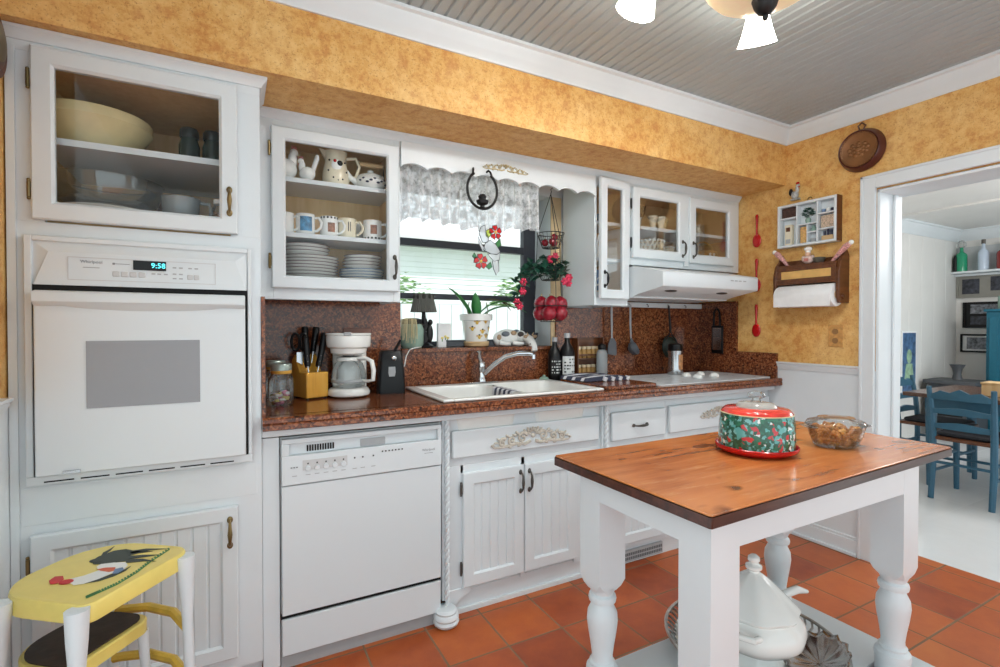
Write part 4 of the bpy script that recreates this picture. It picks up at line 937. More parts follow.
def knife(name, label, x, y, z, L, w, tilt):
    t = thing(name, label, 'knife', (x, y, z), 0, None); 
    T = Matrix.Rotation(tilt, 4, 'Y') @ Matrix.Rotation(math.radians(-8), 4, 'X')
    MB().box(-.0015, .0015, -w*.5, w*.5, -.05, .02, 0, T).build('blade', STEEL, t, local=True)
    MB().tube([T @ Vector(p) for p in ((0, 0, .018), (0, .002, .03), (0, 0, .06), (0, -.002, .09), (0, .003, L))], [.0125, .0135, .013, .0145, .0155], 10).build('handle', BLACK, t, local=True)
    q = MB()
    for zz in (.04, .065, .09): q.ell(tuple(T @ Vector((0, -.0115, zz))), (.003, .003, .003), 8, 6)
    q.build('rivets', STEEL, t, local=True)
kz = Z+.12
knife('kitchen_knife', 'black handled knife at the left front of the knife block', .290, 2.285, kz, .14, .02, -.06)
knife('kitchen_knife', 'black handled knife leaning right at the front of the knife block', .330, 2.295, kz, .165, .02, .22)
knife('kitchen_knife', 'black handled knife in the middle of the knife block', .285, 2.345, kz+.05, .14, .02, .02)
knife('kitchen_knife', 'black handled knife at the back right of the knife block', .318, 2.365, kz+.06, .13, .02, .16)
sc_ = thing('kitchen_scissors', 'black handled kitchen scissors at the left side of the knife block', 'scissors', (.262, 2.335, kz+.05))
MB().box(-.012, .012, -.002, .002, -.06, .03).build('blades', STEEL, sc_, local=True)
for s in (-1, 1): MB().tube([(s*.016+.017*math.cos(i*PI/10), .0, .075+.036*math.sin(i*PI/10)) for i in range(20)], .006, 8, closed=True).build('handle', BLACK, sc_, local=True)
# coffee maker
cm = thing('coffee_maker', 'white drip coffee maker with a glass carafe on the worktop', 'coffee maker', (.462, 2.29, Z), math.radians(-14))
MB().lathe([(0, .004), (.082, .004), (.09, .01), (.092, .022), (.086, .034), (.078, .04), (0, .04)], n=32, sx=1, sy=1).box(-.07, .07, .03, .115, .005, .04).build('base', CERAMIC, cm, local=True)
MB().prism(rrect(-.075, .075, .055, .125, .03), 'z', .03, .225).build('back_column', CERAMIC, cm, local=True)
MB().lathe([(.05, .185), (.076, .195), (.08, .215), (.092, .222), (.096, .235), (.097, .268), (.095, .272), (0, .272)], n=32).prism(rrect(-.088, .088, .0, .128, .03), 'z', .222, .271).build('brew_head', CERAMIC, cm, local=True)
MB().prism(rrect(-.098, .098, -.096, .13, .085), 'z', .2725, .283).build('lid', CERAMIC, cm, local=True, bevel=.003)
MB().box(-.016, .016, -.102, -.086, .274, .288).build('lid_latch', GREYL, cm, local=True, bevel=.003)
MB().lathe([(.026, .178), (.026, .19), (0, .19)], n=18).build('drip_spout', BLACK, cm, local=True)
cf = MB().lathe([(0, .042), (.06, .042), (.07, .05), (.075, .075), (.072, .115), (.06, .148), (.05, .158), (.051, .166)], n=32).build('carafe', CLEAR, cm, local=True)
MB().lathe([(.0745, .066), (.0762, .068), (.0762, .078), (.0748, .08)], n=32).build('carafe_band', GREYL, cf, local=True)
MB().lathe([(.052, .160), (.054, .163), (.05, .176), (.02, .18), (0, .18)], n=28).build('carafe_lid', CERAMIC, cf, local=True)
MB().tube([(.04, -.03, .17), (.075, -.055, .172), (.1, -.07, .16), (.108, -.078, .12), (.105, -.074, .078), (.085, -.06, .072), (.062, -.044, .075)], [.011, .011, .012, .012, .011, .009, .007], 10, flat=.8).build('carafe_handle', CERAMIC, cf, local=True)
pl = thing('outlet', 'tan outlet cover plate on the granite behind the coffee maker', 'outlet', (.53, 2.455, 1.2))
MB().box(.47, .60, 2.452, 2.4585, 1.13, 1.225).build('cover_plate', mat('dull_rose_plastic', (136, 92, 76), .4), pl, bevel=.002)
for x in (.505, .565): MB().box(x-.016, x+.016, 2.45, 2.4525, 1.16, 1.20).build('socket', mat('dull_rose_plastic', (136, 92, 76), .4), pl, bevel=.002)
# black can opener
co = thing('can_opener', 'black upright electric can opener between coffee maker and sink', 'can opener', (.665, 2.335, Z), math.radians(-8))
q = MB(); vs = []
for z, a, b in ((0, .062, .055), (.012, .062, .055), (.1, .058, .05), (.19, .05, .042), (.2, .044, .036)):
    vs += [(x, y, z) for x, y in rrect(-a, a, -b, b, .014)]
k = len(vs)//5
q.add(vs, [(j*k+i, j*k+(i+1) % k, (j+1)*k+(i+1) % k, (j+1)*k+i) for j in range(4) for i in range(k)]+[tuple(range(k)), tuple(range(4*k, 5*k))])
q.build('housing', BLACK, co, local=True)
MB().tube([(.01, -.03, .19), (.03, -.03, .225), (.042, -.03, .25)], [.012, .012, .009], 8, flat=.6).build('lever', BLACK, co, local=True)
MB().lathe([(.011, 0), (.011, .006), (.007, .009), (0, .009)], n=16, T=Matrix.Translation((.01, -.044, .165)) @ Matrix.Rotation(PI/2, 4, 'X')).build('cutting_wheel', STEEL, co, local=True)
MB().prism([(-.014, .08), (.012, .08), (.016, .1), (.014, .125), (-.016, .125), (-.017, .1)], 'y', -.0535, -.049).build('emblem', GREYL, co, local=True)
tag(MB().tube([(.73, 2.33, 1.04), (.75, 2.36, 1.09), (.78, 2.40, 1.118), (.82, 2.428, 1.126), (.85, 2.45, 1.1265), (.875, 2.5, 1.126)], .0028, 6).build('power_cord', CERAMIC, origin=(.75, 2.36, 1.0)), 'thin white power cord rising from the can opener to the window sill', 'cord')
# bottles
def bottle(label, x, y, mats, h=.27, r=.04, cap=GREYL):
    t = thing('bottle', label, 'bottle', (x, y, Z))
    MB().lathe([(0, 0), (r*.94, 0), (r, .006), (r, h*.6), (r*.8, h*.7), (r*.4, h*.8), (r*.36, h*.92), (0, h*.92)], n=24).build('glass_body', BLACK, t, local=True)
    MB().lathe([(r*.42, h*.9), (r*.42, h), (0, h)], n=16).build('cap', cap, t, local=True)
    q = MB(); vs = []
    k = 12
    for i in range(k+1):
        a = -PI/2-.95-.3+1.9*i/k; vs += [(r*1.015*math.cos(a), r*1.015*math.sin(a), h*.14), (r*1.015*math.cos(a), r*1.015*math.sin(a), h*.52)]
    lb = q.add(vs, [(2*i, 2*i+2, 2*i+3, 2*i+1) for i in range(k)]).build('label_band', mats, t, local=True)
    q = MB()
    for j in range(5):
        for i in range(5):
            if rd.random() < .3: continue
            a = -PI/2-1.0+.34*i; zz = h*(.18+.065*j); w = rd.uniform(.05, .14)
            q.add([(r*1.03*math.cos(a), r*1.03*math.sin(a), zz), (r*1.03*math.cos(a+w*2), r*1.03*math.sin(a+w*2), zz), (r*1.03*math.cos(a+w*2), r*1.03*math.sin(a+w*2), zz+h*.03), (r*1.03*math.cos(a), r*1.03*math.sin(a), zz+h*.03)], [(0, 1, 2, 3)])
    q.build('printed_mark', BLACK if mats is LABELW else LABELW, t, local=True)
bottle('dark bottle with a dark label at the left of the pair right of the sink', 1.645, 2.395, BLACKM, .25, .038, GREYL)
bottle('dark bottle with a pale label and silver cap right of the sink', 1.712, 2.365, LABELW, .275, .043)
# spice rack
sr = thing('spice_rack', 'brown two-tier spice rack with pale lidded jars against the granite', 'spice rack', (1.92, 2.43, Z))
for x in (1.815, 2.008): MB().box(x, x+.007, 2.40, 2.455, Z, 1.165).build('side_panel', BROWNWOOD, sr)
for z in (.925, 1.035): MB().box(1.822, 2.008, 2.40, 2.455, z, z+.007).box(1.822, 2.008, 2.40, 2.404, z+.022, z+.032).build('shelf', BROWNWOOD, sr)
MB().box(1.822, 2.008, 2.45, 2.455, Z, 1.165).build('back_panel', BROWNWOOD, sr)
sj = None
for zi, (z, n, nm) in enumerate(((.9322, 4, 'lower'), (1.0422, 5, 'upper'))):
    for i in range(n):
        x = 1.843+i*.0365; lab = 'spice jar %s on the %s tier of the brown spice rack' % (('leftmost', 'second from the left', 'third from the left', 'fourth from the left', 'rightmost')[i], nm)
        if sj is None:
            sj = thing('spice_bottle', lab, 'jar', (x, 2.428, z), 0, 'jars in the spice rack')
            MB().lathe([(0, 0), (.015, 0), (.0165, .003), (.0165, .045), (.012, .054), (0, .054)], n=14).build('contents_jar', SPICE, sj, local=True)
            MB().lathe([(.0135, .0545), (.0145, .056), (.0145, .07), (0, .0705)], n=14).build('lid', CORK, sj, local=True)
        else: dup(sj, (x, 2.428, z), 0, lab)
so = thing('dish_soap_bottle', 'clear bottle with a black cap in front of the spice rack', 'bottle', (1.965, 2.36, Z))
MB().lathe([(0, 0), (.033, 0), (.036, .008), (.036, .15), (.03, .168), (.02, .176), (0, .177)], n=24, sx=1, sy=.8).build('bottle_body', CLOUDY, so, local=True)
MB().lathe([(.024, .177), (.026, .18), (.024, .2), (.014, .21), (0, .212)], n=18).build('cap', BLACK, so, local=True)
cu = thing('cutting_board', 'thick brown granite board between the sink and the cooktop', 'cutting board', (1.79, 2.1, Z))
MB().prism(rrect(1.618, 1.955, 1.905, 2.31, .015), 'z', Z, Z+.018).build('board', GRANITE, cu, bevel=.003)
tw = MB()
for k in range(9):
    a = 2.10+k*.022
    vs = []
    for y in (a, a+.022):
        for x, z in ((1.63, .942), (1.64, .958), (1.72, .963+.004*math.sin(k)), (1.80, .966), (1.875, .962+.004*math.cos(k)), (1.91, .956), (1.915, .942)): vs.append((x+(y-2.2)*-.15, y, z))
    tw.add(vs, [(i, i+1, i+8, i+7) for i in range(6)]+[tuple(range(7)), tuple(range(7, 14))], 1 if k % 3 == 1 else 0)
for k in range(7):
    tw.tube([(1.76+k*.026, 2.092, .942), (1.765+k*.026, 2.088, .962)], .013, 8, 1-k % 2)
tag(tw.build('dish_towel', [NAVY, CLOTHW], origin=(1.78, 2.2, Z+.019)), 'folded navy and white striped towel lying on the granite board', 'towel')
ck = thing('cooktop', 'white glass cooktop set into the granite worktop', 'cooktop', (2.42, 2.12, Z))
MB().prism(rrect(1.975, 2.90, 1.90, 2.355, .02), 'z', Z, Z+.007).build('glass_top', APPL, ck, bevel=.002)
for x, y, r in ((2.12, 2.2, .085), (2.16, 2.01, .07), (2.33, 2.25, .06), (2.75, 2.2, .09), (2.78, 2.0, .065)): MB().lathe([(r, 0), (r, .0006), (r-.003, .0006), (r-.003, 0)], (x, y, Z+.0072), 36).build('burner_ring', GREYL, ck)
for x, y in ((2.45, 2.15), (2.43, 2.05), (2.585, 2.16), (2.60, 2.07)): MB().lathe([(0, 0), (.026, 0), (.028, .004), (.024, .016), (.014, .024), (0, .026)], (x, y, Z+.0075), 22).build('knob', CERAMIC, ck)
pm = thing('pepper_mill', 'chunky steel and amber spice grinder with a black top on the cooktop', 'grinder', (2.50, 2.285, Z+.0075))
MB().lathe([(0, 0), (.05, 0), (.052, .004), (.045, .04), (.043, .12), (.045, .14), (0, .14)], n=26).build('grinder_body', STEEL, pm, local=True)
q = MB(); vs = []
for i in range(9):
    a = -PI/2-.35+1.0*i/8; vs += [(.0462*math.cos(a), .0462*math.sin(a), .03), (.0462*math.cos(a), .0462*math.sin(a), .128)]
q.add(vs, [(2*i, 2*i+2, 2*i+3, 2*i+1) for i in range(8)]).build('amber_window', mat('amber_seasoning', (196, 140, 96), .3, var=.3, scale=60), pm, local=True)
MB().lathe([(.047, .14), (.048, .152), (0, .152)], n=26).build('collar', STEEL, pm, local=True)
MB().lathe([(.045, .152), (.047, .156), (.044, .19), (.03, .196), (0, .197)], n=26).build('cap', BLACK, pm, local=True)
# ------------------------------------------------------------------ window sill
SZ = 1.1202
t = thing('table_lamp', 'small dark figural lamp with a grey pleated shade on the sill', 'lamp', (.905, 2.545, SZ))
MB().lathe([(0, 0), (.05, 0), (.052, .01), (.04, .018), (.025, .024), (0, .026)], n=20).build('base', IRON, t, local=True)
MB().tube([(0, 0, .02), (.012, 0, .05), (-.004, 0, .085), (.01, 0, .12), (0, 0, .16), (0, 0, .2)], [.018, .022, .016, .02, .012, .009], 10).ell((.03, -.01, .075), (.02, .016, .05), 10, 8).ell((.032, -.014, .135), (.014, .013, .016), 10, 8).tube([(.02, -.01, .11), (-.02, -.02, .125), (-.04, -.02, .128)], .006, 6).tube([(-.03, 0, .03), (-.034, 0, .07), (-.02, 0, .09)], .008, 6).build('figure', IRON, t, local=True)
q = MB(); vs = []; n = 72
for i in range(n):
    a = 2*PI*i/n; k = .0025 if i % 2 else -.0025
    vs += [((.068+k)*math.cos(a), (.068+k)*math.sin(a), .19), ((.047+k)*math.cos(a), (.047+k)*math.sin(a), .285)]
q.add(vs, [(2*i, (2*i+2) % (2*n), (2*i+3) % (2*n), 2*i+1) for i in range(n)])
sh = q.build('lamp_shade', mat('grey_pleated_fabric', (98, 98, 92), .8), t, local=True, solid=.002, smooth=0)
q = MB()
for i in range(10):
    a = 2*PI*i/10; q.ell((.051*math.cos(a), .051*math.sin(a), .27), (.008, .008, .014), 8, 6)
q.build('shade_trim', mat('dark_grey_fabric', (52, 50, 46), .8), sh, local=True)
t = thing('planter', 'pale green round pot with dry grass at the left end of the sill', 'planter', (.835, 2.53, SZ))
MB().lathe([(0, 0), (.05, 0), (.06, .02), (.062, .1), (.052, .125), (.05, .13), (.046, .125), (0, .12)], n=24).build('pot', SAGE, t, local=True)
MB().lathe([(.053, .125), (.053, .15), (.03, .156), (0, .157)], n=20).build('lid', IRON, t, local=True)
q = MB()
for i in range(34):
    a = rd.uniform(-3.1, -1.5); L = rd.uniform(.06, .12); q.tube([(.03*math.cos(a), .03*math.sin(a), .155), (.058*math.cos(a), .058*math.sin(a), .15), (.072*math.cos(a), .072*math.sin(a)-.004, .14-L*.5), (.07*math.cos(a+.1)-.01, .072*math.sin(a+.1)-.01, .14-L)], .0014, 4)
q.build('dry_grass', STRAW, t, local=True)
t = thing('flower_card', 'small white box with yellow flowers behind the pleated lamp', 'box', (1.03, 2.57, SZ))
MB().box(-.038, .038, -.012, .012, 0, .13).build('box_body', PAPER, t, local=True, bevel=.002)
q = MB()
for x, z in ((-.014, .05), (.004, .058), (.018, .05)): q.ell((x, -.0125, z), (.008, .0015, .007), 8, 6, 0).ell((x, -.0125, z-.012), (.003, .0015, .009), 6, 6, 1)
q.build('flower_print', [YELLOW, LEAF], t, local=True)
for x, w, l in ((1.1, .06, 'low dark box on the sill left of the flower pot'), (1.315, .03, 'low dark box on the sill just right of the flower pot')):
    t = thing('low_box', l, 'box', (x, 2.575, SZ)); MB().box(-w, w, -.02, .02, 0, .03).build('box_body', mat('slate_grey', (70, 76, 82), .5), t, local=True, bevel=.003); MB().box(-w-.002, w+.002, -.022, .022, .03, .038).build('lid', mat('slate_grey', (70, 76, 82), .5), t, local=True, bevel=.002)
t = thing('flower_pot', 'white flower pot with painted bees on a tan saucer on the sill', 'flower pot', (1.215, 2.545, SZ))
MB().lathe([(0, .028), (.06, .028), (.064, .035), (.08, .145), (.092, .147), (.094, .178), (.09, .182), (.084, .178), (.078, .15), (0, .148)], n=32).build('pot', CERAMIC, t, local=True)
MB().lathe([(0, 0), (.062, 0), (.07, .006), (.074, .024), (.07, .03), (0, .028)], n=28).build('saucer', TERRACUP, t, local=True)
MB().lathe([(0, .152), (.078, .152)], n=20).build('soil', mat('potting_soil', (52, 38, 28), .9, var=.4, scale=60), t, local=True)
q = MB()
for a, z in ((-1.95, .135), (-1.3, .14), (-1.5, .085), (-2.3, .1), (-.8, .1), (-1.1, .06), (-1.75, .055)):
    R = .064+.016*(z-.035)/.11+.0006; c = (R*math.cos(a), R*math.sin(a), z)
    T = Matrix.Translation(c) @ Matrix.Rotation(a+PI/2, 4, 'Z')
    q.ell((0, 0, 0), (.009, .0018, .012), 8, 6, 0, T).ell((0, -.0005, .012), (.006, .002, .005), 8, 6, 1, T).ell((.011, 0, .006), (.008, .0012, .005), 8, 6, 2, T).ell((-.011, 0, .006), (.008, .0012, .005), 8, 6, 2, T)
q.build('painted_bees', [YELLOWD, BLACK, TERRACUP], t, local=True)
def blade(mb, p0, d, L, w, droop, n=8, mi=0):
    d = Vector(d).normalized(); side = d.cross(Vector((0, 0, 1)));
    side = side.normalized() if side.length > .1 else Vector((1, 0, 0))
    p = Vector(p0); vs = []
    for i in range(n+1):
        t = i/n; k = w*(.35+1.1*math.sin(PI*min(1, .12+t*.9)))*(1 if t < .98 else .1); up = side.cross(d)
        vs += [tuple(p-side*k), tuple(p-up*k*.35), tuple(p+side*k)]
        d = (d+Vector((0, 0, -droop/n))).normalized(); p = p+d*L/n
    mb.add(vs, [f for i in range(n) for f in ((3*i, 3*i+1, 3*i+4, 3*i+3), (3*i+1, 3*i+2, 3*i+5, 3*i+4))], mi)
q = MB()
for p, d, L, w, dr in (((-.02, 0, .16), (-.5, -.1, 1), .24, .014, .9), ((0, -.01, .16), (-.15, -.2, 1), .15, .02, .5), ((.0, .01, .16), (.5, -.2, 1), .26, .014, 1.6), ((.02, 0, .16), (.75, -.1, .9), .32, .015, 1.5), ((-.03, 0, .16), (-.35, .1, 1), .12, .014, .3)): blade(q, p, d, L, w, dr)
q.build('leaves', LEAF, t, local=True, solid=.001)
q = MB()
for p, d, L, w, dr in (((.06, 0, .27), (.8, -.1, .15), .2, .010, .9), ((.1, .0, .27), (.8, .1, .1), .16, .006, 1.1)): blade(q, p, d, L, w, dr)
q.build('wilted_leaves', mat('wilted_leaf', (92, 78, 60), .6, var=.3), t, local=True, solid=.001)
q = MB()
for x, y, dx in ((-.035, 0, -.02), (-.012, -.02, .01), (.015, -.01, .0), (.04, .0, -.025), (.055, 0, .02)): q.tube([(x, y, .15), (x+dx, y, .2), (x+dx*.4, y, .25)], .0035, 6)
q.build('stems', mat('pale_root', (150, 150, 128), .6), t, local=True)
t = thing('cow_figurine', 'white patchwork reclining cow figurine with its head over the sill edge', 'figurine', (1.44, 2.535, SZ))
MB().ell((-.02, .012, .05), (.085, .038, .048), 20, 12).ell((.055, -.005, .055), (.038, .03, .036), 14, 10).ell((-.085, .01, .04), (.03, .03, .04), 12, 8).tube([(.075, -.03, .05), (.088, -.06, .035), (.094, -.088, .0), (.094, -.098, -.028)], [.026, .026, .022, .019], 12).build('body', CERAMIC, t, local=True)
for p in ((-.06, -.03, .016), (.02, -.04, .014), (.1, .0, .014)): MB().tube([(p[0]-.03, p[1]+.012, .02), (p[0], p[1], .014), (p[0]+.03, p[1]-.004, .013)], [.016, .013, .011], 10).build('leg', CERAMIC, t, local=True)
for s in (-1, 1):
    MB().ell((.09+s*.03, -.06, .055), (.018, .006, .01), 10, 6).build('ear', mat('tan_patch', (176, 148, 116), .4), t, local=True)
    MB().ell((.092+s*.02, -.088, .012), (.004, .004, .005), 8, 6).build('eye', BLACK, t, local=True)
    MB().tube([(.09+s*.014, -.058, .062), (.09+s*.022, -.06, .078)], [.005, .002], 6).build('horn', TERRACUP, t, local=True)
q = MB().ell((-.05, -.018, .07), (.028, .014, .016), 10, 6, 0).ell((.0, -.02, .075), (.02, .012, .014), 10, 6, 1).ell((.045, -.028, .068), (.022, .01, .016), 10, 6, 2).ell((-.09, -.012, .05), (.014, .012, .018), 10, 6, 1).ell((.03, .0, .088), (.018, .015, .008), 10, 6, 0)
q.build('painted_patches', [mat('slate_patch', (112, 120, 128), .4), mat('tan_patch', (176, 148, 116), .4), mat('dark_patch', (70, 62, 58), .4)], t, local=True)
t = thing('egg_cup', 'small dark goblet in the right corner of the window sill', 'cup', (1.605, 2.56, SZ))
MB().lathe([(0, 0), (.024, 0), (.022, .006), (.008, .014), (.008, .03), (.026, .05), (.03, .075), (.026, .075), (.02, .05), (0, .04)], n=20).build('goblet', mat('smoky_grey_glass', (66, 74, 84), .1), t, local=True)
# ------------------------------------------------------------------ hanging in the window
t = thing('plant_hook', 'black iron oval hanger with a candle cup below the lace curtain', 'hanger', (1.045, 2.12, 1.78))
MB().tube([(1.045+.078*math.sin(a), 2.12, 1.875-.088*math.cos(a)) for a in [-2.55+5.1*i/30 for i in range(31)]], .0065, 8).tube([(0.995, 2.12, 1.945), (1.000, 2.125, 1.965), (1.005, 2.135, 1.975), (1.010, 2.147, 1.97)], .005, 8).tube([(1.095, 2.12, 1.945), (1.090, 2.125, 1.965), (1.085, 2.135, 1.975), (1.080, 2.147, 1.97)], .005, 8).build('loop', IRON, t)
MB().lathe([(0, 0), (.012, .002), (.01, .012), (.026, .02), (.03, .034), (.016, .042), (.02, .054), (.012, .064), (0, .066)], (1.045, 2.12, 1.79), 18).build('candle_cup', IRON, t)
# stained glass sun catcher
t = thing('sun_catcher', 'stained glass white bird with two red flowers hanging in the window', 'sun catcher', (1.111, 2.165, 1.5))
BY = 2.165
GLW = glass('milky_glass', (240, 244, 246), .05, .55, (226, 232, 236)); GLR = glass('red_stained_glass', (220, 40, 40), .05, .75, (214, 34, 36)); GLG = glass('green_stained_glass', (90, 170, 110), .05, .7, (70, 140, 90)); GLY = glass('lime_stained_glass', (200, 220, 90), .05, .7, (190, 205, 90))
LEAD = mat('lead_came', (52, 54, 58), .5, .5)
def sg(name, pts, m, ox=1.111, oz=1.612):
    P = [(ox+x*.886, oz+z*.886) for x, z in pts]
    o = MB().prism(P, 'y', BY-.0015, BY+.0015).build(name, m, t, smooth=0)
    MB().tube([(x, BY, z) for x, z in P], .0022, 6, closed=True).build('lead_line', LEAD, o)
sg('wing', [(-.05, .03), (-.07, .075), (-.06, .11), (-.035, .125), (-.03, .09), (-.01, .05), (-.02, .03)], GLW)
sg('wing', [(-.055, .02), (-.075, .06), (-.07, .02), (-.05, -.02), (-.03, -.01)], GLW)
sg('breast', [(-.03, .03), (.0, .045), (.035, .02), (.06, -.015), (.04, -.03), (.0, -.03), (-.045, -.01)], GLW)
sg('breast', [(-.02, -.03), (.04, -.032), (.06, -.02), (.055, -.06), (.02, -.07)], GLW)
sg('tail', [(.012, -.07), (.05, -.065), (.052, -.12), (.035, -.145), (.018, -.11)], GLW)
sg('leaf', [(-.03, .09), (-.01, .105), (.005, .08), (-.012, .055), (-.028, .065)], GLY)
sg('leaf', [(.03, .03), (.06, .06), (.065, .02), (.045, .005)], GLG)
sg('leaf', [(-.03, -.1), (.0, -.075), (.01, -.1), (-.01, -.115)], GLG)
sg('leaf', [(-.1, -.03), (-.08, -.055), (-.095, -.065), (-.11, -.05)], GLG)
for fx, fz, R in ((.03, .09, .04), (-.06, -.075, .042)):
    for k in range(5):
        a = k*2*PI/5+.4; sg('petal', [(fx+.006*math.cos(a), fz+.006*math.sin(a))]+[(fx+R*math.cos(a+d)*q, fz+R*math.sin(a+d)*q) for d, q in ((-.5, .75), (-.25, 1), (.1, .92), (.4, 1), (.58, .7))], GLR)
    MB().ell((1.111+fx*.886, BY-.003, 1.612+fz*.886), (.008, .005, .008), 10, 6).build('flower_centre', YELLOWD, t)
MB().tube([(1.085, BY, 1.718), (1.09, BY, 1.96)], .0008, 4).build('hanging_thread', CERAMIC, t)
# three tier wire basket
hb = thing('hanging_basket', 'three-tier black wire hanging basket at the right of the sink window', 'hanging basket', (1.56, 2.31, 1.23))
BX, BYY = 1.56, 2.31
tiers = [(1.745, .075, .078), (1.55, .082, .06), (1.345, .092, .085)]
for zt_, r, hh in tiers:
    q = MB()
    q.tube([(BX+r*math.cos(i*PI/16), BYY+r*math.sin(i*PI/16), zt_) for i in range(32)], .0025, 6, closed=True)
    rb_ = r*.62
    for f_ in (.5, 1): 
        rr = r+(rb_-r)*f_; q.tube([(BX+rr*math.cos(i*PI/16), BYY+rr*math.sin(i*PI/16), zt_-hh*f_) for i in range(32)], .0016, 6, closed=True)
    for k in range(18):
        a = k*PI/9; q.tube([(BX+r*math.cos(a), BYY+r*math.sin(a), zt_), (BX+(r+rb_)/2*math.cos(a), BYY+(r+rb_)/2*math.sin(a), zt_-hh*.5), (BX+rb_*math.cos(a), BYY+rb_*math.sin(a), zt_-hh), (BX, BYY, zt_-hh)], .0012, 5)
    q.build('wire_tier', IRON, hb)
for k in range(3):
    a = k*2*PI/3+.25
    MB().tube([(BX, BYY, 1.965)]+[(BX+r*math.cos(a), BYY+r*math.sin(a), z) for z, r, h in tiers], .002, 6).build('chain', IRON, hb)
MB().tube([(BX, BYY, 1.965), (BX+.004, BYY, 1.98), (BX, BYY, 1.99), (BX, BYY-.02, 1.995), (BX, BYY-.1, 2.0), (BX, BYY-.14, 2.0)], .0022, 6).build('hook', IRON, hb)
on = None
rq = random.Random(5)
places = []
for k, (a, rr, z) in enumerate(((.4, .03, 0), (2.4, .032, 0), (4.4, .032, 0), (5.6, .02, .028))): places.append((BX+rr*math.cos(a), BYY+rr*math.sin(a), 1.697+z, .62, 'small dark red onion in the top tier of the hanging basket', 'red onions in the top tier'))
for k in range(5): a = k*PI*.4+.2; places.append((BX+.058*math.cos(a), BYY+.058*math.sin(a), 1.305, 1.28, 'large glossy red onion in the lower layer of the bottom basket tier', 'red onions low in the bottom tier'))
for k in range(4): a = k*PI/2-.5; places.append((BX+.052*math.cos(a), BYY+.052*math.sin(a), 1.358, 1.28, 'large glossy red onion on top of the bottom basket tier', 'red onions on top of the bottom tier'))
for x, y, z, s, l, g_ in places:
    if on is None:
        on = thing('red_onion', l, 'onion', (x, y, z), 0, g_)
        MB().lathe([(0, -.031), (.012, -.03), (.027, -.018), (.033, 0), (.028, .018), (.014, .029), (.005, .034), (0, .035)], n=20).build('bulb', WINE, on, local=True)
        MB().tube([(0, 0, .033), (.001, 0, .041), (.003, 0, .046)], [.0045, .003, .001], 6).build('tip', STRAW, on, local=True)
        on.scale = (s,)*3
    else:
        o = dup(on, (x, y, z), rq.uniform(0, 6), l, g_); o.scale = (s,)*3
t = thing('trailing_plant', 'dark green trailing plant with crimson flowers in the middle basket tier', 'plant', (BX, BYY, 1.49))
q = MB()
def leafy(c, s, mb):
    T = Matrix.Translation(c) @ Matrix.Rotation(rq.uniform(0, 6.3), 4, 'Z') @ Matrix.Rotation(rq.uniform(-.9, .9), 4, 'X')
    mb.add([(0, 0, 0), (s*.45, s*.5, .003), (0, s*1.1, -.004), (-s*.45, s*.5, .003), (0, s*.5, -.003)], [(0, 1, 4), (1, 2, 4), (2, 3, 4), (3, 0, 4)], 0, T)
for i in range(110):
    a = rq.uniform(0, 6.3); r = .1*math.sqrt(rq.random()); leafy((BX+r*math.cos(a), BYY+r*math.sin(a), 1.55+rq.uniform(-.05, .07)*(1-r*3)), .05, q)
for i in range(60):
    u = rq.random(); leafy((BX-.08-.16*u**.6+rq.uniform(-.02, .02), BYY+rq.uniform(-.03, .03), 1.56-.2*u**1.5+rq.uniform(-.025, .025)), .045, q)
q.build('leaves', LEAFD, t, smooth=0)
MB().tube([(BX, BYY, 1.53), (BX-.08, BYY, 1.56), (BX-.17, BYY, 1.5), (BX-.23, BYY, 1.37)], .003, 6).tube([(BX, BYY, 1.5), (BX, BYY, 1.57)], .004, 6).build('stem', LEAFD, t)
CRIM = mat('crimson_petal', (190, 34, 70), .5, var=.2)
for c in ((-.02, -.07, 1.61), (-.045, -.06, 1.595), (.07, -.07, 1.50), (.04, -.1, 1.49), (.095, -.04, 1.505), (-.2, -.03, 1.42), (-.235, -.03, 1.36), (-.225, -.04, 1.34), (-.19, -.02, 1.47), (.02, -.1, 1.475), (.06, -.08, 1.47)):
    q = MB().ell((BX+c[0], BYY+c[1], c[2]), (.008, .008, .008), 8, 6)
    for k in range(6):
        a = k*PI/3; T = Matrix.Translation((BX+c[0], BYY+c[1], c[2])) @ Matrix.Rotation(a, 4, 'Y'); q.ell((.012, -.004, 0), (.012, .006, .008), 8, 6, 0, T)
    q.build('flower', CRIM, t)
# ------------------------------------------------------------------ right wall
W = 2.949
def spoon(z, label):
    t = thing('red_spoon', label, 'spoon', (W-.0085, 2.03, z), 0, 'red spoons on the orange wall')
    MB().ell((0, 0, -.068), (.008, .030, .042), 16, 10).build('bowl', RED, t, local=True)
    MB().tube([(0, 0, -.035), (-.002, 0, 0), (0, 0, .06), (0, 0, .085), (0, 0, .098)], [.007, .0055, .008, .01, .006], 10).build('handle', RED, t, local=True)
    return t
s0 = spoon(1.845, 'topmost of the three red spoons hung in a column on the orange wall')
dup(s0, (W-.0085, 2.03, 1.565), 0, 'middle one of three red spoons, partly behind the range hood end')
dup(s0, (W-.0085, 2.03, 1.277), 0, 'lowest of the three red spoons, above the granite upstand')
def onwall(y, z): return Matrix.Translation((W, y, z)) @ Matrix.Rotation(-PI/2, 4, 'Y')      # local z points into the room (-X)
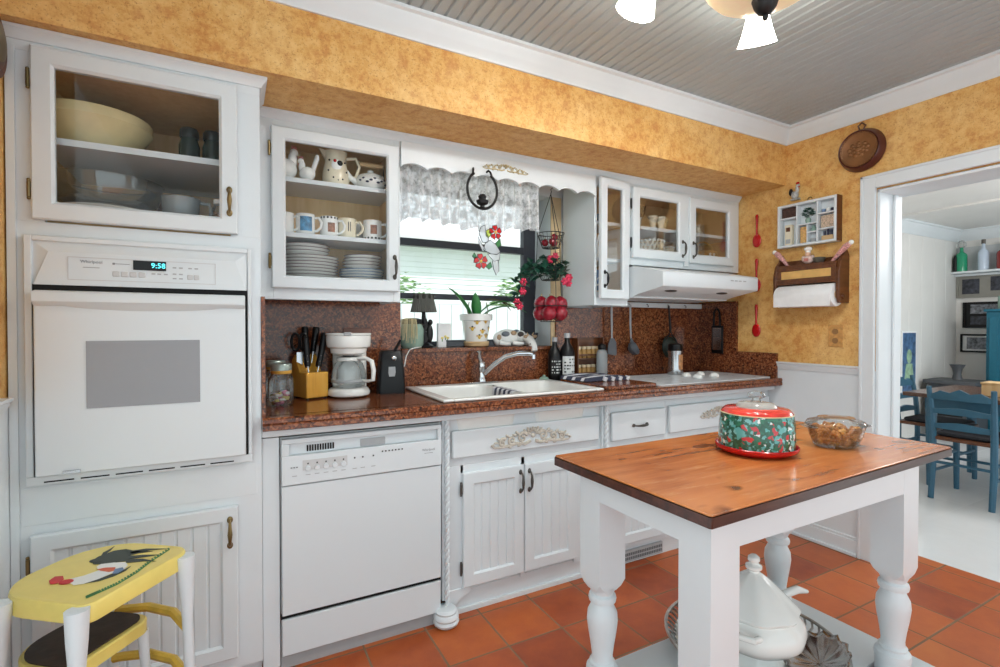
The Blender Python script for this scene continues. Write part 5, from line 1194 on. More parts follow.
# shadow box
sx = thing('shadow_box', 'white compartment shadow box of miniatures hung on the orange wall', 'shadow box', (W-.03, 1.70, 1.70))
y0, y1, z0, z1, dp = 1.535, 1.868, 1.700, 1.952, .05
b = MB().box(W-dp, W, y0, y0+.014, z0, z1).box(W-dp, W, y1-.014, y1, z0, z1).box(W-dp, W, y0+.014, y1-.014, z0, z0+.014).box(W-dp, W, y0+.014, y1-.014, z1-.014, z1).box(W-.006, W, y0+.014, y1-.014, z0+.014, z1-.014)
ya, yb_ = 1.755, 1.640
for yy in (ya, yb_): b.box(W-dp+.004, W-.006, yy-.004, yy+.004, z0+.014, z1-.014)
b.box(W-dp+.004, W-.006, ya+.004, y1-.014, 1.868, 1.876).box(W-dp+.004, W-.006, yb_+.004, ya-.004, 1.818, 1.826).box(W-dp+.004, W-.006, y0+.014, yb_-.004, 1.862, 1.87).box(W-dp+.004, W-.006, y0+.014, yb_-.004, 1.775, 1.783).box(W-dp+.004, W-.006, yb_+.052, yb_+.058, z0+.014, 1.818).box(W-dp+.004, W-.006, yb_+.004, yb_+.052, 1.768, 1.775)
b.build('box_frame', WHITE, sx, bevel=.0015)
MB().box(W-dp+.002, W, y0-.004, y0-.0005, z0, z1).build('brown_side', BROWNWOOD, sx)
MB().tube([(W-.01, 1.70+.012*math.cos(i*PI/8), 1.966+.012*math.sin(i*PI/8)) for i in range(16)], .0025, 6, closed=True).build('hanging_ring', BRASS, sx)
MB().box(W-.03, W-.0065, 1.765, 1.852, 1.880, 1.935).build('brown_picture', mat('dark_brown_felt', (74, 50, 42), .8, var=.5, scale=70), sx)
def mini(name, label, cat, fn): 
    t = thing(name, label, cat, (W-.025, fn[0], fn[1])); fn[2](t); return t
mini('miniature_dresser', 'tiny white dresser in the lower left of the shadow box', 'miniature', (1.81, 1.7145, lambda t: (MB().box(-.012, .016, -.02, .02, 0, .12).build('body', CREAM, t, local=True, bevel=.002), MB().box(-.0135, -.011, -.012, .012, .08, .105).build('picture', BROWNWOOD, t, local=True), MB().box(-.0135, -.011, -.014, .014, .01, .035).build('drawer', GREYL, t, local=True))))
mini('miniature_bouquet', 'tiny green bouquet in a jar in the top centre of the shadow box', 'miniature', (1.70, 1.8265, lambda t: (MB().lathe([(0, 0), (.012, 0), (.015, .02), (.01, .03), (0, .03)], n=14).build('jar', SAGE, t, local=True), foliage(90, 0, 0, .062, .014, .036, .034, .012).build('sprigs', LEAFD, t, local=True, smooth=0))))
mini('miniature_cups', 'tiny blue and white cups in the top right of the shadow box', 'miniature', (1.59, 1.8705, lambda t: [MB().lathe([(0, 0), (.008, 0), (.011, .018), (.009, .018), (0, .004)], (0, dy, dz), 12).build('cup', m, t, local=True) for dy, dz, m in ((-.025, 0, NAVY), (0, 0, CERAMIC), (.025, 0, BLUEC))]))
mini('miniature_sampler', 'tiny speckled cloth panel in the middle right of the shadow box', 'miniature', (1.592, 1.7835, lambda t: MB().box(-.004, .012, -.036, .036, 0, .07).build('panel', mat('tan_speckled_cloth', (196, 172, 150), .8, var=.5, scale=160), t, local=True, bevel=.002)))
mini('miniature_ladder', 'tiny orange woven panel in the lower middle of the shadow box', 'miniature', (1.725, 1.7145, lambda t: MB().box(-.004, .012, -.018, .018, 0, .095).build('panel', mat('orange_weave', (208, 164, 104), .8, var=.4, scale=150), t, local=True, bevel=.002)))
mini('miniature_bowl', 'tiny pale bowl in the small lower compartment of the shadow box', 'miniature', (1.668, 1.7145, lambda t: MB().lathe([(0, 0), (.01, 0), (.018, .02), (.015, .02), (0, .005)], n=14).build('bowl', GREYL, t, local=True)))
mini('miniature_jug', 'tiny pale jug in the small upper compartment of the shadow box', 'miniature', (1.668, 1.7755, lambda t: (MB().lathe([(0, 0), (.012, 0), (.015, .014), (.008, .026), (.01, .032), (0, .03)], n=14).build('jug', SAGE, t, local=True),)))
mini('miniature_crate', 'tiny tan crate with dark tools in the lower right of the shadow box', 'miniature', (1.59, 1.7145, lambda t: (MB().box(-.012, .014, -.03, .03, 0, .026).build('crate', TERRACUP, t, local=True, bevel=.002), MB().box(-.004, .004, -.024, -.012, .026, .055).box(-.004, .004, -.004, .006, .026, .06).box(-.004, .004, .014, .024, .026, .052).build('tools', NAVY, t, local=True))))
# small hanging rooster figure
t = thing('rooster_hook', 'small grey and white rooster figure with a red comb above the shadow box', 'figurine', (W-.014, 1.785, 1.98))
MB().ell((0, 0, .03), (.012, .022, .024), 14, 10).ell((0, -.014, .06), (.009, .011, .022), 12, 8).ell((0, -.017, .08), (.009, .011, .01), 10, 8).box(-.006, .013, -.026, .024, 0, .008).build('body', mat('grey_white_paint', (176, 178, 176), .4, var=.4, scale=90), t, local=True)
MB().ell((0, .024, .05), (.006, .012, .022), 10, 6).build('tail', IRON, t, local=True)
MB().ell((0, -.016, .095), (.004, .011, .008), 8, 6).ell((-.003, -.026, .072), (.003, .004, .006), 8, 6).build('comb', RED, t, local=True)
# paper towel rack
pr_ = thing('paper_towel_rack', 'brown wooden wall rack holding a paper towel roll', 'rack', (W-.07, 1.68, 1.36))
side = [(W, 1.36), (W, 1.62), (W-.03, 1.66), (W-.05, 1.62), (W-.085, 1.585), (W-.10, 1.53), (W-.10, 1.40), (W-.085, 1.36)]
sd = [(x, z) for x, z in side]
MB().prism(sd, 'y', 1.492, 1.51).build('side_panel', BROWNWOOD, pr_, bevel=.003)
MB().prism(sd, 'y', 1.842, 1.86).build('side_panel', BROWNWOOD, pr_, bevel=.003)
MB().box(W-.018, W-.001, 1.51, 1.842, 1.47, 1.62).build('back_board', BROWNWOOD, pr_)
MB().box(W-.095, W-.018, 1.51, 1.842, 1.575, 1.587).box(W-.095, W-.018, 1.51, 1.842, 1.475, 1.485).build('shelf', BROWNWOOD, pr_)
q = MB().box(W-.097, W-.085, 1.51, 1.842, 1.485, 1.507).box(W-.097, W-.085, 1.51, 1.842, 1.553, 1.575).box(W-.097, W-.085, 1.51, 1.536, 1.507, 1.553).box(W-.097, W-.085, 1.816, 1.842, 1.507, 1.553)
q.build('front_frame', BROWNWOOD, pr_, bevel=.002)
MB().box(W-.09, W-.086, 1.536, 1.816, 1.507, 1.553).build('front_inset', mat('pale_orange_inset', (222, 176, 104), .5, var=.1), pr_)
for y in (1.489, 1.863): MB().lathe([(0, -.008), (.014, -.006), (.016, 0), (.014, .006), (0, .008)], n=16, T=Matrix.Translation((W-.065, y, 1.395)) @ Matrix.Rotation(PI/2, 4, 'X')).build('peg', BROWNWOOD, pr_)
T = Matrix.Translation((W-.075, 1.511, 1.405)) @ Matrix.Rotation(-PI/2, 4, 'X')
MB().lathe([(0, 0), (.0155, 0), (.0155, .33), (0, .33)], n=16, T=T).build('dowel', BROWNWOOD, pr_)
rl = thing('paper_towel_roll', 'white paper towel roll in the wooden wall rack', 'paper towel', (W-.065, 1.676, 1.395))
T = Matrix.Translation((W-.075, 1.516, 1.405)) @ Matrix.Rotation(-PI/2, 4, 'X')
MB().lathe([(.02, 0), (.062, 0), (.0635, .004), (.0635, .314), (.062, .318), (.02, .318)], n=36, T=T).build('paper', PAPER, rl)
MB().lathe([(.0205, -.002), (.022, -.002), (.022, .32), (.0205, .32), (.016, .32), (.016, -.002)], n=24, T=T).build('core', TERRACUP, rl)
MB().box(W-.139, W-.136, 1.518, 1.832, 1.345, 1.40).build('loose_sheet', PAPER, rl)
t = thing('chef_figurine', 'small chef figurine with white hat sitting on the wooden rack', 'figurine', (W-.075, 1.67, 1.5875))
MB().ell((0, 0, .024), (.02, .03, .024), 14, 8).ell((0, .024, .03), (.012, .012, .018), 10, 6).ell((0, -.024, .03), (.012, .012, .018), 10, 6).build('body', mat('pale_pink_cloth', (216, 190, 180), .6, var=.2, scale=60), t, local=True)
MB().ell((-.002, 0, .055), (.014, .015, .015), 12, 8).build('head', mat('doll_skin', (226, 184, 156), .5), t, local=True)
MB().lathe([(.013, 0), (.013, .01), (.02, .016), (.021, .026), (.012, .034), (0, .035)], (0, 0, .062), 16).build('chef_hat', CERAMIC, t, local=True)
MB().box(-.022, -.016, -.012, .012, .014, .03).build('scarf', mat('faded_red', (190, 120, 110), .4), t, local=True)
t = thing('dark_bowl', 'small dark grey bowl on the wooden rack right of the chef figurine', 'bowl', (W-.06, 1.62, 1.5875))
MB().lathe([(0, 0), (.02, 0), (.03, .018), (.033, .03), (.028, .03), (0, .006)], n=20).build('bowl_body', mat('dark_olive_glaze', (84, 80, 70), .4), t, local=True)
PATT = mat('red_white_print', (206, 150, 146), .5, var=.55, scale=120)
for y, dy, l in ((1.805, .05, 'red and white patterned oven mitt end sticking up at the rack left side'), (1.535, -.075, 'red and white patterned oven mitt end sticking up at the rack right side')):
    t = thing('patterned_stick', l.replace('oven mitt end', 'rolled cloth'), 'cloth', (W-.06, y, 1.60))
    MB().tube([(W-.06, y-dy*.2, 1.5875), (W-.065, y+dy*.3, 1.625), (W-.075, y+dy*.85, 1.66), (W-.078, y+dy*1.1, 1.672)], [.008, .012, .016, .012], 10).build('roll', PATT, t)
    MB().ell((W-.079, y+dy*1.2, 1.676), (.013, .012, .013), 10, 8).build('end_knot', CERAMIC, t)
# outlet plate
t = thing('outlet', 'orange painted outlet plate on the orange wall below the paper towels', 'outlet', (W-.003, 1.56, 1.18))
MB().box(W-.006, W, 1.522, 1.597, 1.12, 1.243).build('cover_plate', mat('sponged_tan_plate', (200, 148, 84), .5, var=.2, scale=60), t, bevel=.002)
for z in (1.155, 1.205): MB().lathe([(0, 0), (.016, 0), (.016, .003), (0, .003)], n=18, T=onwall(1.559, z) @ Matrix.Translation((0, 0, .005))).build('socket', mat('worn_brown_plastic', (150, 110, 66), .5), t)
# wall pan mold
t = thing('copper_mould', 'round dark copper mould with a hanging loop above the doorway corner', 'mould', (W-.03, 1.43, 2.165))
T = onwall(1.432, 2.163)
MB().lathe([(0, 0), (.108, 0), (.112, .01), (.100, .045), (.096, .05), (.092, .046), (.088, .042), (0, .042)], n=44, T=T).build('mould_body', [COPPERD], t)
q = MB().lathe([(0, .0435), (.086, .0435), (.090, .046)], n=44, T=T)
for i in range(44):
    a = i*2*PI/44; q.ell((.086*math.cos(a), .086*math.sin(a), .046), (.004, .004, .003), 6, 5, 0, T)
for r_, n_ in ((.045, 9), (.025, 6)):
    for k in range(n_):
        a = k*2*PI/n_; q.ell((.7*r_*math.cos(a), r_*math.sin(a), .045), (.010, .010, .005), 8, 6, 0, T)
q.ell((0, 0, .045), (.014, .02, .007), 10, 6, 0, T).build('mould_face', COPPER, t)
MB().tube([(W-.012, 1.432+.02*a, 2.29+.02*b_) for a, b_ in ((-.35, -1), (-.9, 0), (0, .9), (.9, .3), (.5, -1))], .004, 8).build('hanging_loop', COPPERD, t)
# dark round thing on the left wall
t = thing('wall_plate', 'dark round wall ornament at the left edge beside the oven cabinet', 'wall ornament', (XL+.01, 1.86, 1.99))
T = Matrix.Translation((XL+.001, 1.80, 1.99)) @ Matrix.Rotation(PI/2, 4, 'Y')
MB().lathe([(0, 0), (.09, 0), (.1, .006), (.096, .012), (.08, .01), (.074, .016), (0, .02)], n=36, T=T).build('plate_body', BROWNWOOD, t)
MB().lathe([(.05, .019), (.054, .024), (.03, .026), (0, .022)], n=24, T=T).build('raised_centre', BRASS, t)
# ------------------------------------------------------------------ island table
it = thing('island_table', 'white kitchen island table with a stained wooden top and turned legs', 'table', (1.36, .93, 0))
tp = MB(); ol = [(.829, .662), (1.954, .694), (1.962, .70), (1.966, 1.19), (1.96, 1.194), (.823, 1.195), (.817, 1.19), (.825, .667)]
k = len(ol)
tp.add([(x, y, .832) for x, y in ol]+[(x, y, .855) for x, y in ol], [tuple(range(k))]+[(i, (i+1) % k, (i+1) % k+k, i+k) for i in range(k)], 1)
tp.prism([(x+(1.39-x)*.004, y+(.939-y)*.006) for x, y in ol], 'z', .855, .86, 0)
tp.build('table_top', [PINE, DARKEDGE], it, bevel=.002)
LX = ((.872, .963), (1.675, 1.76)); LY = ((.70, .785), (1.055, 1.14))
MB().box(.963, 1.675, .7005, .72, .757, .8315).build('apron', WHITE, it)
MB().box(.963, 1.675, 1.12, 1.1395, .757, .8315).build('apron', WHITE, it)
MB().box(.8725, .892, .785, 1.055, .757, .8315).build('apron', WHITE, it)
MB().box(1.74, 1.7595, .785, 1.055, .757, .8315).build('apron', WHITE, it)
prof = [(.020, 0), (.030, .004), (.034, .02), (.026, .034), (.022, .05), (.03, .075), (.036, .10), (.036, .112), (.028, .12), (.028, .125), (.04, .132), (.043, .145), (.043, .205), (.043, .24), (.046, .25), (.044, .262), (.034, .27), (.036, .277), (.030, .283), (.029, .295), (.033, .325), (.040, .365), (.043, .39), (.041, .412), (.032, .43), (.028, .438), (.037, .442), (.039, .45), (.037, .458), (.030, .463), (.034, .472), (.04, .486)]
for xi, (a, b_) in enumerate(LX):
    for yi, (c, d_) in enumerate(LY):
        cx, cy = (a+b_)/2, (c+d_)/2
        zk = .93 if xi == 0 and yi == 0 else 1.045; q = MB().lathe([(r, z*zk) for r, z in prof], (cx, cy, 0), 28)
        zl_ = .486; h = (b_-a)/2; g = (d_-c)/2
        # square block with cut corners at its foot
        oct_ = lambda s: [(cx+sx_*h*u, cy+sy_*g*v) for sx_, sy_, u, v in ((1, -1, s, 1), (1, -1, 1, s), (1, 1, 1, s), (1, 1, s, 1), (-1, 1, s, 1), (-1, 1, 1, s), (-1, -1, 1, s), (-1, -1, s, 1))]
        vs = []
        for z, s_, sc_k in ((.478*zk, .5, .82), (.490*zk, .75, .95), (.506*zk, 1, 1), (.8315, 1, 1)): vs += [(cx+(x-cx)*sc_k, cy+(y-cy)*sc_k, z) for x, y in oct_(s_)]
        q.add(vs, [(j*8+i, j*8+(i+1) % 8, j*8+8+(i+1) % 8, j*8+8+i) for j in range(3) for i in range(8)]+[tuple(range(8)), tuple(range(24, 32))])
        q.build('leg', WHITE, it, smooth=35)
sh = MB()
ss = .185; st = .213
ax0, ax1, ay0, ay1 = .85, 1.85, .675, 1.168
xs = [ax0, .868, .967, 1.671, 1.764, ax1]; ys = [ay0, .696, .789, 1.051, 1.144, ay1]
for i in range(5):
    for j in range(5):
        if i in (1, 3) and j in (1, 3): continue
        sh.box(xs[i], xs[i+1], ys[j], ys[j+1], ss, st)
sh.build('shelf', WHITE, it)
# things on the island
IZ = .8602
cp_ = thing('cake_plate', 'round red cake plate under the holly printed dome', 'plate', (1.372, .945, IZ))
MB().lathe([(0, 0), (.09, 0), (.095, .004), (.108, .010), (.1125, .016), (.1125, .021), (.1085, .022), (.104, .0145), (.0, .014)], n=48).build('plate_body', RED, cp_, local=True)
MB().lathe([(.1085, .0222), (.1105, .024), (.1128, .0222), (.1105, .0215)], n=48).build('rim', RED, cp_, local=True)
cd = thing('cake_dome', 'glass cake dome with a holly print, red shoulder and clear knob', 'cake dome', (1.372, .945, IZ+.0155))
MB().lathe([(.1, 0), (.102, .002), (.1035, .025), (.102, .07), (.098, .1)], n=48).build('holly_band', HOLLY, cd, local=True)
MB().lathe([(.098, .1), (.094, .109), (.086, .115), (.056, .118)], n=48).build('red_shoulder', mat('red_white_glass', (206, 60, 50), .12, var=.25, scale=20, coat=.5), cd, local=True)
MB().lathe([(.056, .118), (.053, .125), (.046, .13), (.03, .132), (0, .133)], n=36).build('clear_crown', FROST, cd, local=True)
MB().lathe([(.0982, .1), (.0994, .101), (.0982, .103), (.097, .103)], n=48).build('gold_line', GOLD, cd, local=True)
MB().lathe([(0, .132), (.016, .133), (.012, .138), (.012, .142), (.022, .147), (.025, .154), (.021, .161), (.012, .164), (0, .165)], n=20).build('knob', CLEAR, cd, local=True)
ds = thing('glass_casserole', 'lidded clear glass casserole of brown snack mix on the island', 'casserole', (1.655, .873, IZ), math.radians(-22)); ds.scale = (.92, .92, 1.02)
MB().lathe([(0, 0), (.062, 0), (.07, .006), (.085, .04), (.092, .062), (.096, .066), (.09, .066), (.082, .042), (.066, .01), (0, .006)], n=40, sy=.82).build('dish', CLEAR, ds, local=True)
for s in (-1, 1): MB().prism([(s*.09, -.035), (s*.108, -.028), (s*.116, 0), (s*.108, .028), (s*.09, .035)], 'z', .06, .066).build('handle', CLEAR, ds, local=True, bevel=.002)
MB().lathe([(.097, .0665), (.094, .071), (.088, .078), (.07, .082), (.06, .084), (.058, .088), (.03, .087), (0, .086)], n=40, sy=.82).build('lid', CLEAR, ds, local=True)
q = MB()
for i in range(230):
    z = rq.uniform(.014, .058); a = rq.uniform(0, 6.3); r = (.058+.022*(z-.01)/.05)*math.sqrt(rq.random())
    T = Matrix.Translation((r*math.cos(a), r*.8*math.sin(a), z)) @ Matrix.Rotation(rq.uniform(0, 3), 4, 'X') @ Matrix.Rotation(rq.uniform(0, 3), 4, 'Z')
    q.ell((0, 0, 0), (.011, .008, .006), 8, 5, rq.choice((0, 0, 1)), T)
o = q.build('snack_mix', [SNACK, mat('golden_brown', (206, 148, 76), .45, var=.3, scale=35)], origin=(1.655, .873, IZ), local=True); o.rotation_euler.z = math.radians(-22)
tag(o, 'brown snack mix heaped inside the glass casserole', 'snack', kind='stuff')
# things on the island shelf
TZ = .2132
tr = thing('silver_tray', 'large round silver tray under the white tureen on the island shelf', 'tray', (1.40, .975, TZ))
MB().lathe([(0, 0), (.17, 0), (.195, .012), (.225, .04), (.224, .043), (.192, .016), (.168, .004), (0, .004)], n=56).build('tray_body', SILVER, tr, local=True)
q = MB()
for i in range(60):
    a = i*2*PI/60; q.tube([(.22*math.cos(a), .22*math.sin(a), .037), (.238*math.cos(a), .238*math.sin(a), .054), (.25*math.cos(a+.05), .25*math.sin(a+.05), .066)], .004, 5)
q.tube([(.25*math.cos(i*PI/30), .25*math.sin(i*PI/30), .067) for i in range(60)], .0055, 6, closed=True).build('pierced_rim', mat('dark_silver', (176, 174, 170), .3, .9, var=.3, scale=50), tr, local=True)
lf = thing('leaf_dish', 'fluted silver leaf shaped dish in front of the white tureen', 'dish', (1.515, .835, TZ+.022))
lf.rotation_euler = (Matrix.Rotation(.28, 3, Vector((-.69, -.72, 0))) @ Matrix.Rotation(.35, 3, 'Z')).to_euler()
vs = []; nu, nv = 40, 8
for j in range(nv+1):
    for i in range(nu):
        a = 2*PI*i/nu; q_ = j/nv; r = q_*(1+.06*math.cos(a*14)*q_); vs.append((.115*r*math.cos(a), .085*r*math.sin(a), .006+.026*q_**2+.004*math.cos(a*14)*q_))
MB().add(vs, [(j*nu+i, j*nu+(i+1) % nu, (j+1)*nu+(i+1) % nu, (j+1)*nu+i) for j in range(nv) for i in range(nu)]).build('dish_body', SILVER, lf, local=True, solid=.002, smooth=60)
MB().lathe([(.04, 0), (.042, .003), (.03, .0075), (0, .0075)], n=24).build('foot', SILVER, lf, local=True)
tu = thing('tureen', 'white lidded soup tureen with a finial on the island shelf', 'tureen', (1.372, .95, TZ+.0045))
def lobed(prof, n=64, lob=8, amp=.025):
    vs = []
    for r, z in prof: vs += [(r*(1+amp*math.cos(lob*2*PI*i/n))*math.cos(2*PI*i/n), r*(1+amp*math.cos(lob*2*PI*i/n))*math.sin(2*PI*i/n), z) for i in range(n)]
    m_ = len(prof)
    return MB().add(vs, [(j*n+i, j*n+(i+1) % n, (j+1)*n+(i+1) % n, (j+1)*n+i) for j in range(m_-1) for i in range(n)])
lobed([(.03, .0), (.085, .0), (.09, .008), (.08, .025), (.066, .055), (.062, .07)], amp=.03).build('foot', CERAMIC, tu, local=True)
lobed([(.05, .068), (.075, .073), (.115, .088), (.135, .11), (.139, .13), (.133, .15), (.12, .166), (.112, .174), (.117, .18)], amp=.012).build('bowl_body', CERAMIC, tu, local=True)
ld = lobed([(.119, .181), (.121, .186), (.114, .194), (.096, .212), (.068, .240), (.044, .262), (.026, .276), (.016, .282)], amp=.03).build('lid', CERAMIC, tu, local=True)
MB().lathe([(.017, .279), (.014, .286), (.023, .293), (.023, .301), (.014, .306), (.012, .31), (.017, .316), (.016, .326), (.008, .333), (0, .334)], n=22).build('finial', CERAMIC, ld, local=True)
for a in (.5, PI+.5):
    c, s = math.cos(a), math.sin(a); MB().tube([(.13*c-.03*s, .13*s+.03*c, .155), (.165*c-.02*s, .165*s+.02*c, .165), (.165*c+.02*s, .165*s-.02*c, .165), (.13*c+.03*s, .13*s-.03*c, .155)], .009, 10).build('handle', CERAMIC, tu, local=True)
la = thing('soup_ladle', 'white china ladle with its curved handle out of the tureen lid', 'ladle', (1.47, .96, .42))
MB().tube([(1.44, .965, .335), (1.49, .962, .363), (1.54, .957, .386), (1.59, .95, .39), (1.635, .945, .375)], [.008, .010, .0125, .0125, .006], 12).build('handle', CERAMIC, la)
MB().ell((1.435, .966, .33), (.028, .026, .02), 14, 8).build('bowl', CERAMIC, la)
# ------------------------------------------------------------------ yellow step stool
fo = Vector((-.292, 1.431, 0)); du_ = Vector((.617, .787, 0)); eu = Vector((-.787, .617, 0))
M3 = Matrix(((du_.x, eu.x, 0, fo.x), (du_.y, eu.y, 0, fo.y), (0, 0, 1, 0), (0, 0, 0, 1)))   # local (d, e, z) to world
so_ = thing('step_stool', 'yellow and white step stool with a rooster painted on its seat', 'step stool', (-.3, 1.62, 0))
SH = .6
def seat_outline(x0, x1, y0, y1, off=0):
    pts = []
    k_ = min(1, (x1-x0)/.29, (y1-y0)/.21)
    for cx, cy, r, a in ((x1-.05*k_, y0+.05*k_, .05*k_, -PI/2), (x1-.13*k_, y1-.13*k_, .13*k_, 0), (x0+.12*k_, y1-.12*k_, .12*k_, PI/2), (x0+.03*k_, y0+.03*k_, .03*k_, PI)):
        pts += [(cx+(r-off)*math.cos(a+PI/2*i/8), cy+(r-off)*math.sin(a+PI/2*i/8)) for i in range(9)]
    return pts
q = MB(); vs = []
o0 = seat_outline(-.005, .308, -.005, .292)
for off, z in ((.002, SH-.045), (0, SH-.043), (0, SH-.006), (.003, SH-.001), (.007, SH), (.013, SH-.001), (.016, SH-.001)): vs += [(x, y, z) for x, y in seat_outline(-.005, .308, -.005, .292, off)]
k = len(o0)
q.add(vs, [(j*k+i, j*k+(i+1) % k, (j+1)*k+(i+1) % k, (j+1)*k+i) for j in range(6) for i in range(k)]+[tuple(range(6*k, 7*k))], 0, M3)
zt_ = SH+.0004-.001
def paint(pts, mi, dz=0): q.prism(pts, 'z', zt_+dz, zt_+dz+.0006, mi, M3)
def blob(cx, cy, rx, ry, rot=0, n=16): return [(cx+rx*math.cos(2*PI*i/n)*math.cos(rot)-ry*math.sin(2*PI*i/n)*math.sin(rot), cy+rx*math.cos(2*PI*i/n)*math.sin(rot)+ry*math.sin(2*PI*i/n)*math.cos(rot)) for i in range(n)]
paint([(.08, .105), (.106, .089), (.137, .08), (.159, .071), (.18, .071), (.155, .061), (.124, .065), (.098, .079)], 3, 0)
paint([(.184, .2), (.21, .207), (.248, .198), (.263, .175), (.258, .142), (.228, .125), (.201, .103), (.191, .125), (.173, .158), (.17, .177)], 3, .0002)
paint([(.209, .199), (.228, .202), (.25, .21), (.274, .224), (.251, .219), (.232, .217)], 3, .0003)
for p in ([(.243, .154), (.227, .13), (.246, .117), (.264, .087), (.26, .13)], [(.226, .136), (.211, .114), (.229, .079), (.249, .052), (.239, .096)], [(.21, .119), (.191, .099), (.208, .058), (.213, .027), (.22, .076)], [(.25, .16), (.24, .13), (.27, .10), (.285, .06), (.275, .12)]): paint(p, 3, .0004)
paint([(.07, .12), (.08, .102), (.106, .089), (.14, .083), (.159, .071), (.18, .081), (.194, .103), (.186, .133), (.173, .158), (.158, .154), (.143, .13), (.113, .141), (.094, .159), (.077, .138)], 1, .0006)
paint([(.147, .139), (.142, .123), (.14, .095), (.15, .088), (.165, .103), (.158, .128)], 5, .0009)
paint([(.155, .095), (.133, .078), (.137, .067), (.157, .069), (.168, .084)], 4, .001)
paint([(.077, .201), (.063, .179), (.069, .168), (.089, .171), (.103, .191), (.097, .208)], 2, .0008)
paint(blob(.08, .153, .013, .016), 2, .0009); paint(blob(.188, .19, .012, .016), 3, .0007)
gp = [(.028, .032), (.052, .027), (.092, .019), (.15, .024), (.211, .041), (.28, .051)]
for a, b_ in zip(gp, gp[1:]): paint([(a[0], a[1]-.002), (b_[0], b_[1]-.002), (b_[0], b_[1]+.002), (a[0], a[1]+.002)], 6, .0002)
for i in range(34):
    t_ = i/33*4.999; j = int(t_); u_ = t_-j; x = gp[j][0]+(gp[j+1][0]-gp[j][0])*u_; y = gp[j][1]+(gp[j+1][1]-gp[j][1])*u_
    paint([(x-.002, y), (x+.004, y), (x+.010, y+.010), (x+.006, y+.011)], 6, .0003)
q.build('seat', [YELLOW, CERAMIC, REDF, mat('black_green_paint', (38, 46, 34), .4), BLUEC, mat('orange_red_paint', (212, 92, 50), .4), LEAF], so_)
q = MB()
for off, z in ((.0, .37), (0, .40), (.003, .405), (.007, .406)):
    pass
st_o = seat_outline(.04, .285, .105, .315); vs = []
for off, z in ((0, .372), (0, .402), (.004, .406)): vs += [(x, y, z) for x, y in seat_outline(.04, .285, .105, .315, off)]
k = len(st_o)
stp = MB().add(vs, [(j*k+i, j*k+(i+1) % k, (j+1)*k+(i+1) % k, (j+1)*k+i) for j in range(2) for i in range(k)]+[tuple(range(2*k, 3*k)), tuple(range(k))], 0, M3).build('step', YELLOW, so_)
tm = MB().prism([(x, y) for x, y in seat_outline(.05, .275, .12, .305)], 'z', .4065, .4105, 0, M3).build('tread_mat', TREAD, so_, smooth=0)
def sleg(p0, p1, rr): return MB().tube([M3 @ Vector(p) for p in (p0, tuple(a+(b_-a)*.12 for a, b_ in zip(p0, p1)), tuple(a+(b_-a)*.3 for a, b_ in zip(p0, p1)), p1)], rr, 12)
for p0, p1 in (((-.012, .012, .596), (-.020, .008, .012)), ((.272, -.008, .592), (.282, -.02, .012)), ((-.014, .222, .592), (-.03, .235, .012)), ((.3, .262, .56), (.325, .29, .012))):
    l = sleg(p0, p1, [.024, .021, .0135, .0135]).build('leg', WHITE, so_)
    pw = M3 @ Vector(p1); MB().lathe([(0, -.012), (.018, -.012), (.019, .0), (.017, .014), (0, .014)], tuple(pw), 14).build('rubber_foot', BLACKM, l)
for p0, p1 in (((.265, .125, .372), (.285, .115, .012)), ((.06, .13, .372), (.045, .12, .012))):
    l = sleg(p0, p1, [.015, .013, .012, .012]).build('step_leg', WHITE, so_)
    pw = M3 @ Vector(p1); MB().lathe([(0, -.012), (.016, -.012), (.017, .0), (.015, .014), (0, .014)], tuple(pw), 14).build('rubber_foot', BLACKM, l)
for z in (.39, .25):
    MB().tube([M3 @ Vector(p) for p in ((.278, -.008, z-.005), (.325, .08, z+.003), (.33, .17, z+.008), (.315, .25, z), (.31, .27, z-.004))], .013, 8, flat=1).build('brace', YELLOWD, so_)
    MB().tube([M3 @ Vector(p) for p in ((-.012, .015, z-.2), (-.02, .12, z-.19), (-.02, .24, z-.2))], .010, 8).build('brace', YELLOWD, so_)
# ------------------------------------------------------------------ ceiling lamp
CX_, CY_ = 1.335, .90
cl = thing('ceiling_lamp', 'black iron ceiling lamp with lit bell shades and an alabaster bowl', 'ceiling lamp', (CX_, CY_, 2.40))
MB().lathe([(0, 2.405), (.075, 2.405), (.07, 2.385), (.03, 2.37), (.012, 2.36), (.012, 2.24), (.03, 2.235), (.05, 2.225), (0, 2.22)], (CX_, CY_, 0), 24).build('stem', IRON, cl)
MB().lathe([(0, 2.162), (.05, 2.165), (.1, 2.175), (.14, 2.188), (.16, 2.212), (.162, 2.22), (.156, 2.22), (.1, 2.186), (0, 2.173)], (CX_, CY_, 0), 40).build('bowl', BOWLG, cl)
q = MB().lathe([(0, 2.095), (.006, 2.098), (.009, 2.106), (.006, 2.112), (.02, 2.119), (.03, 2.135), (.036, 2.155), (.03, 2.164), (0, 2.17)], (CX_, CY_, 0), 18)
q.build('finial', IRON, cl)
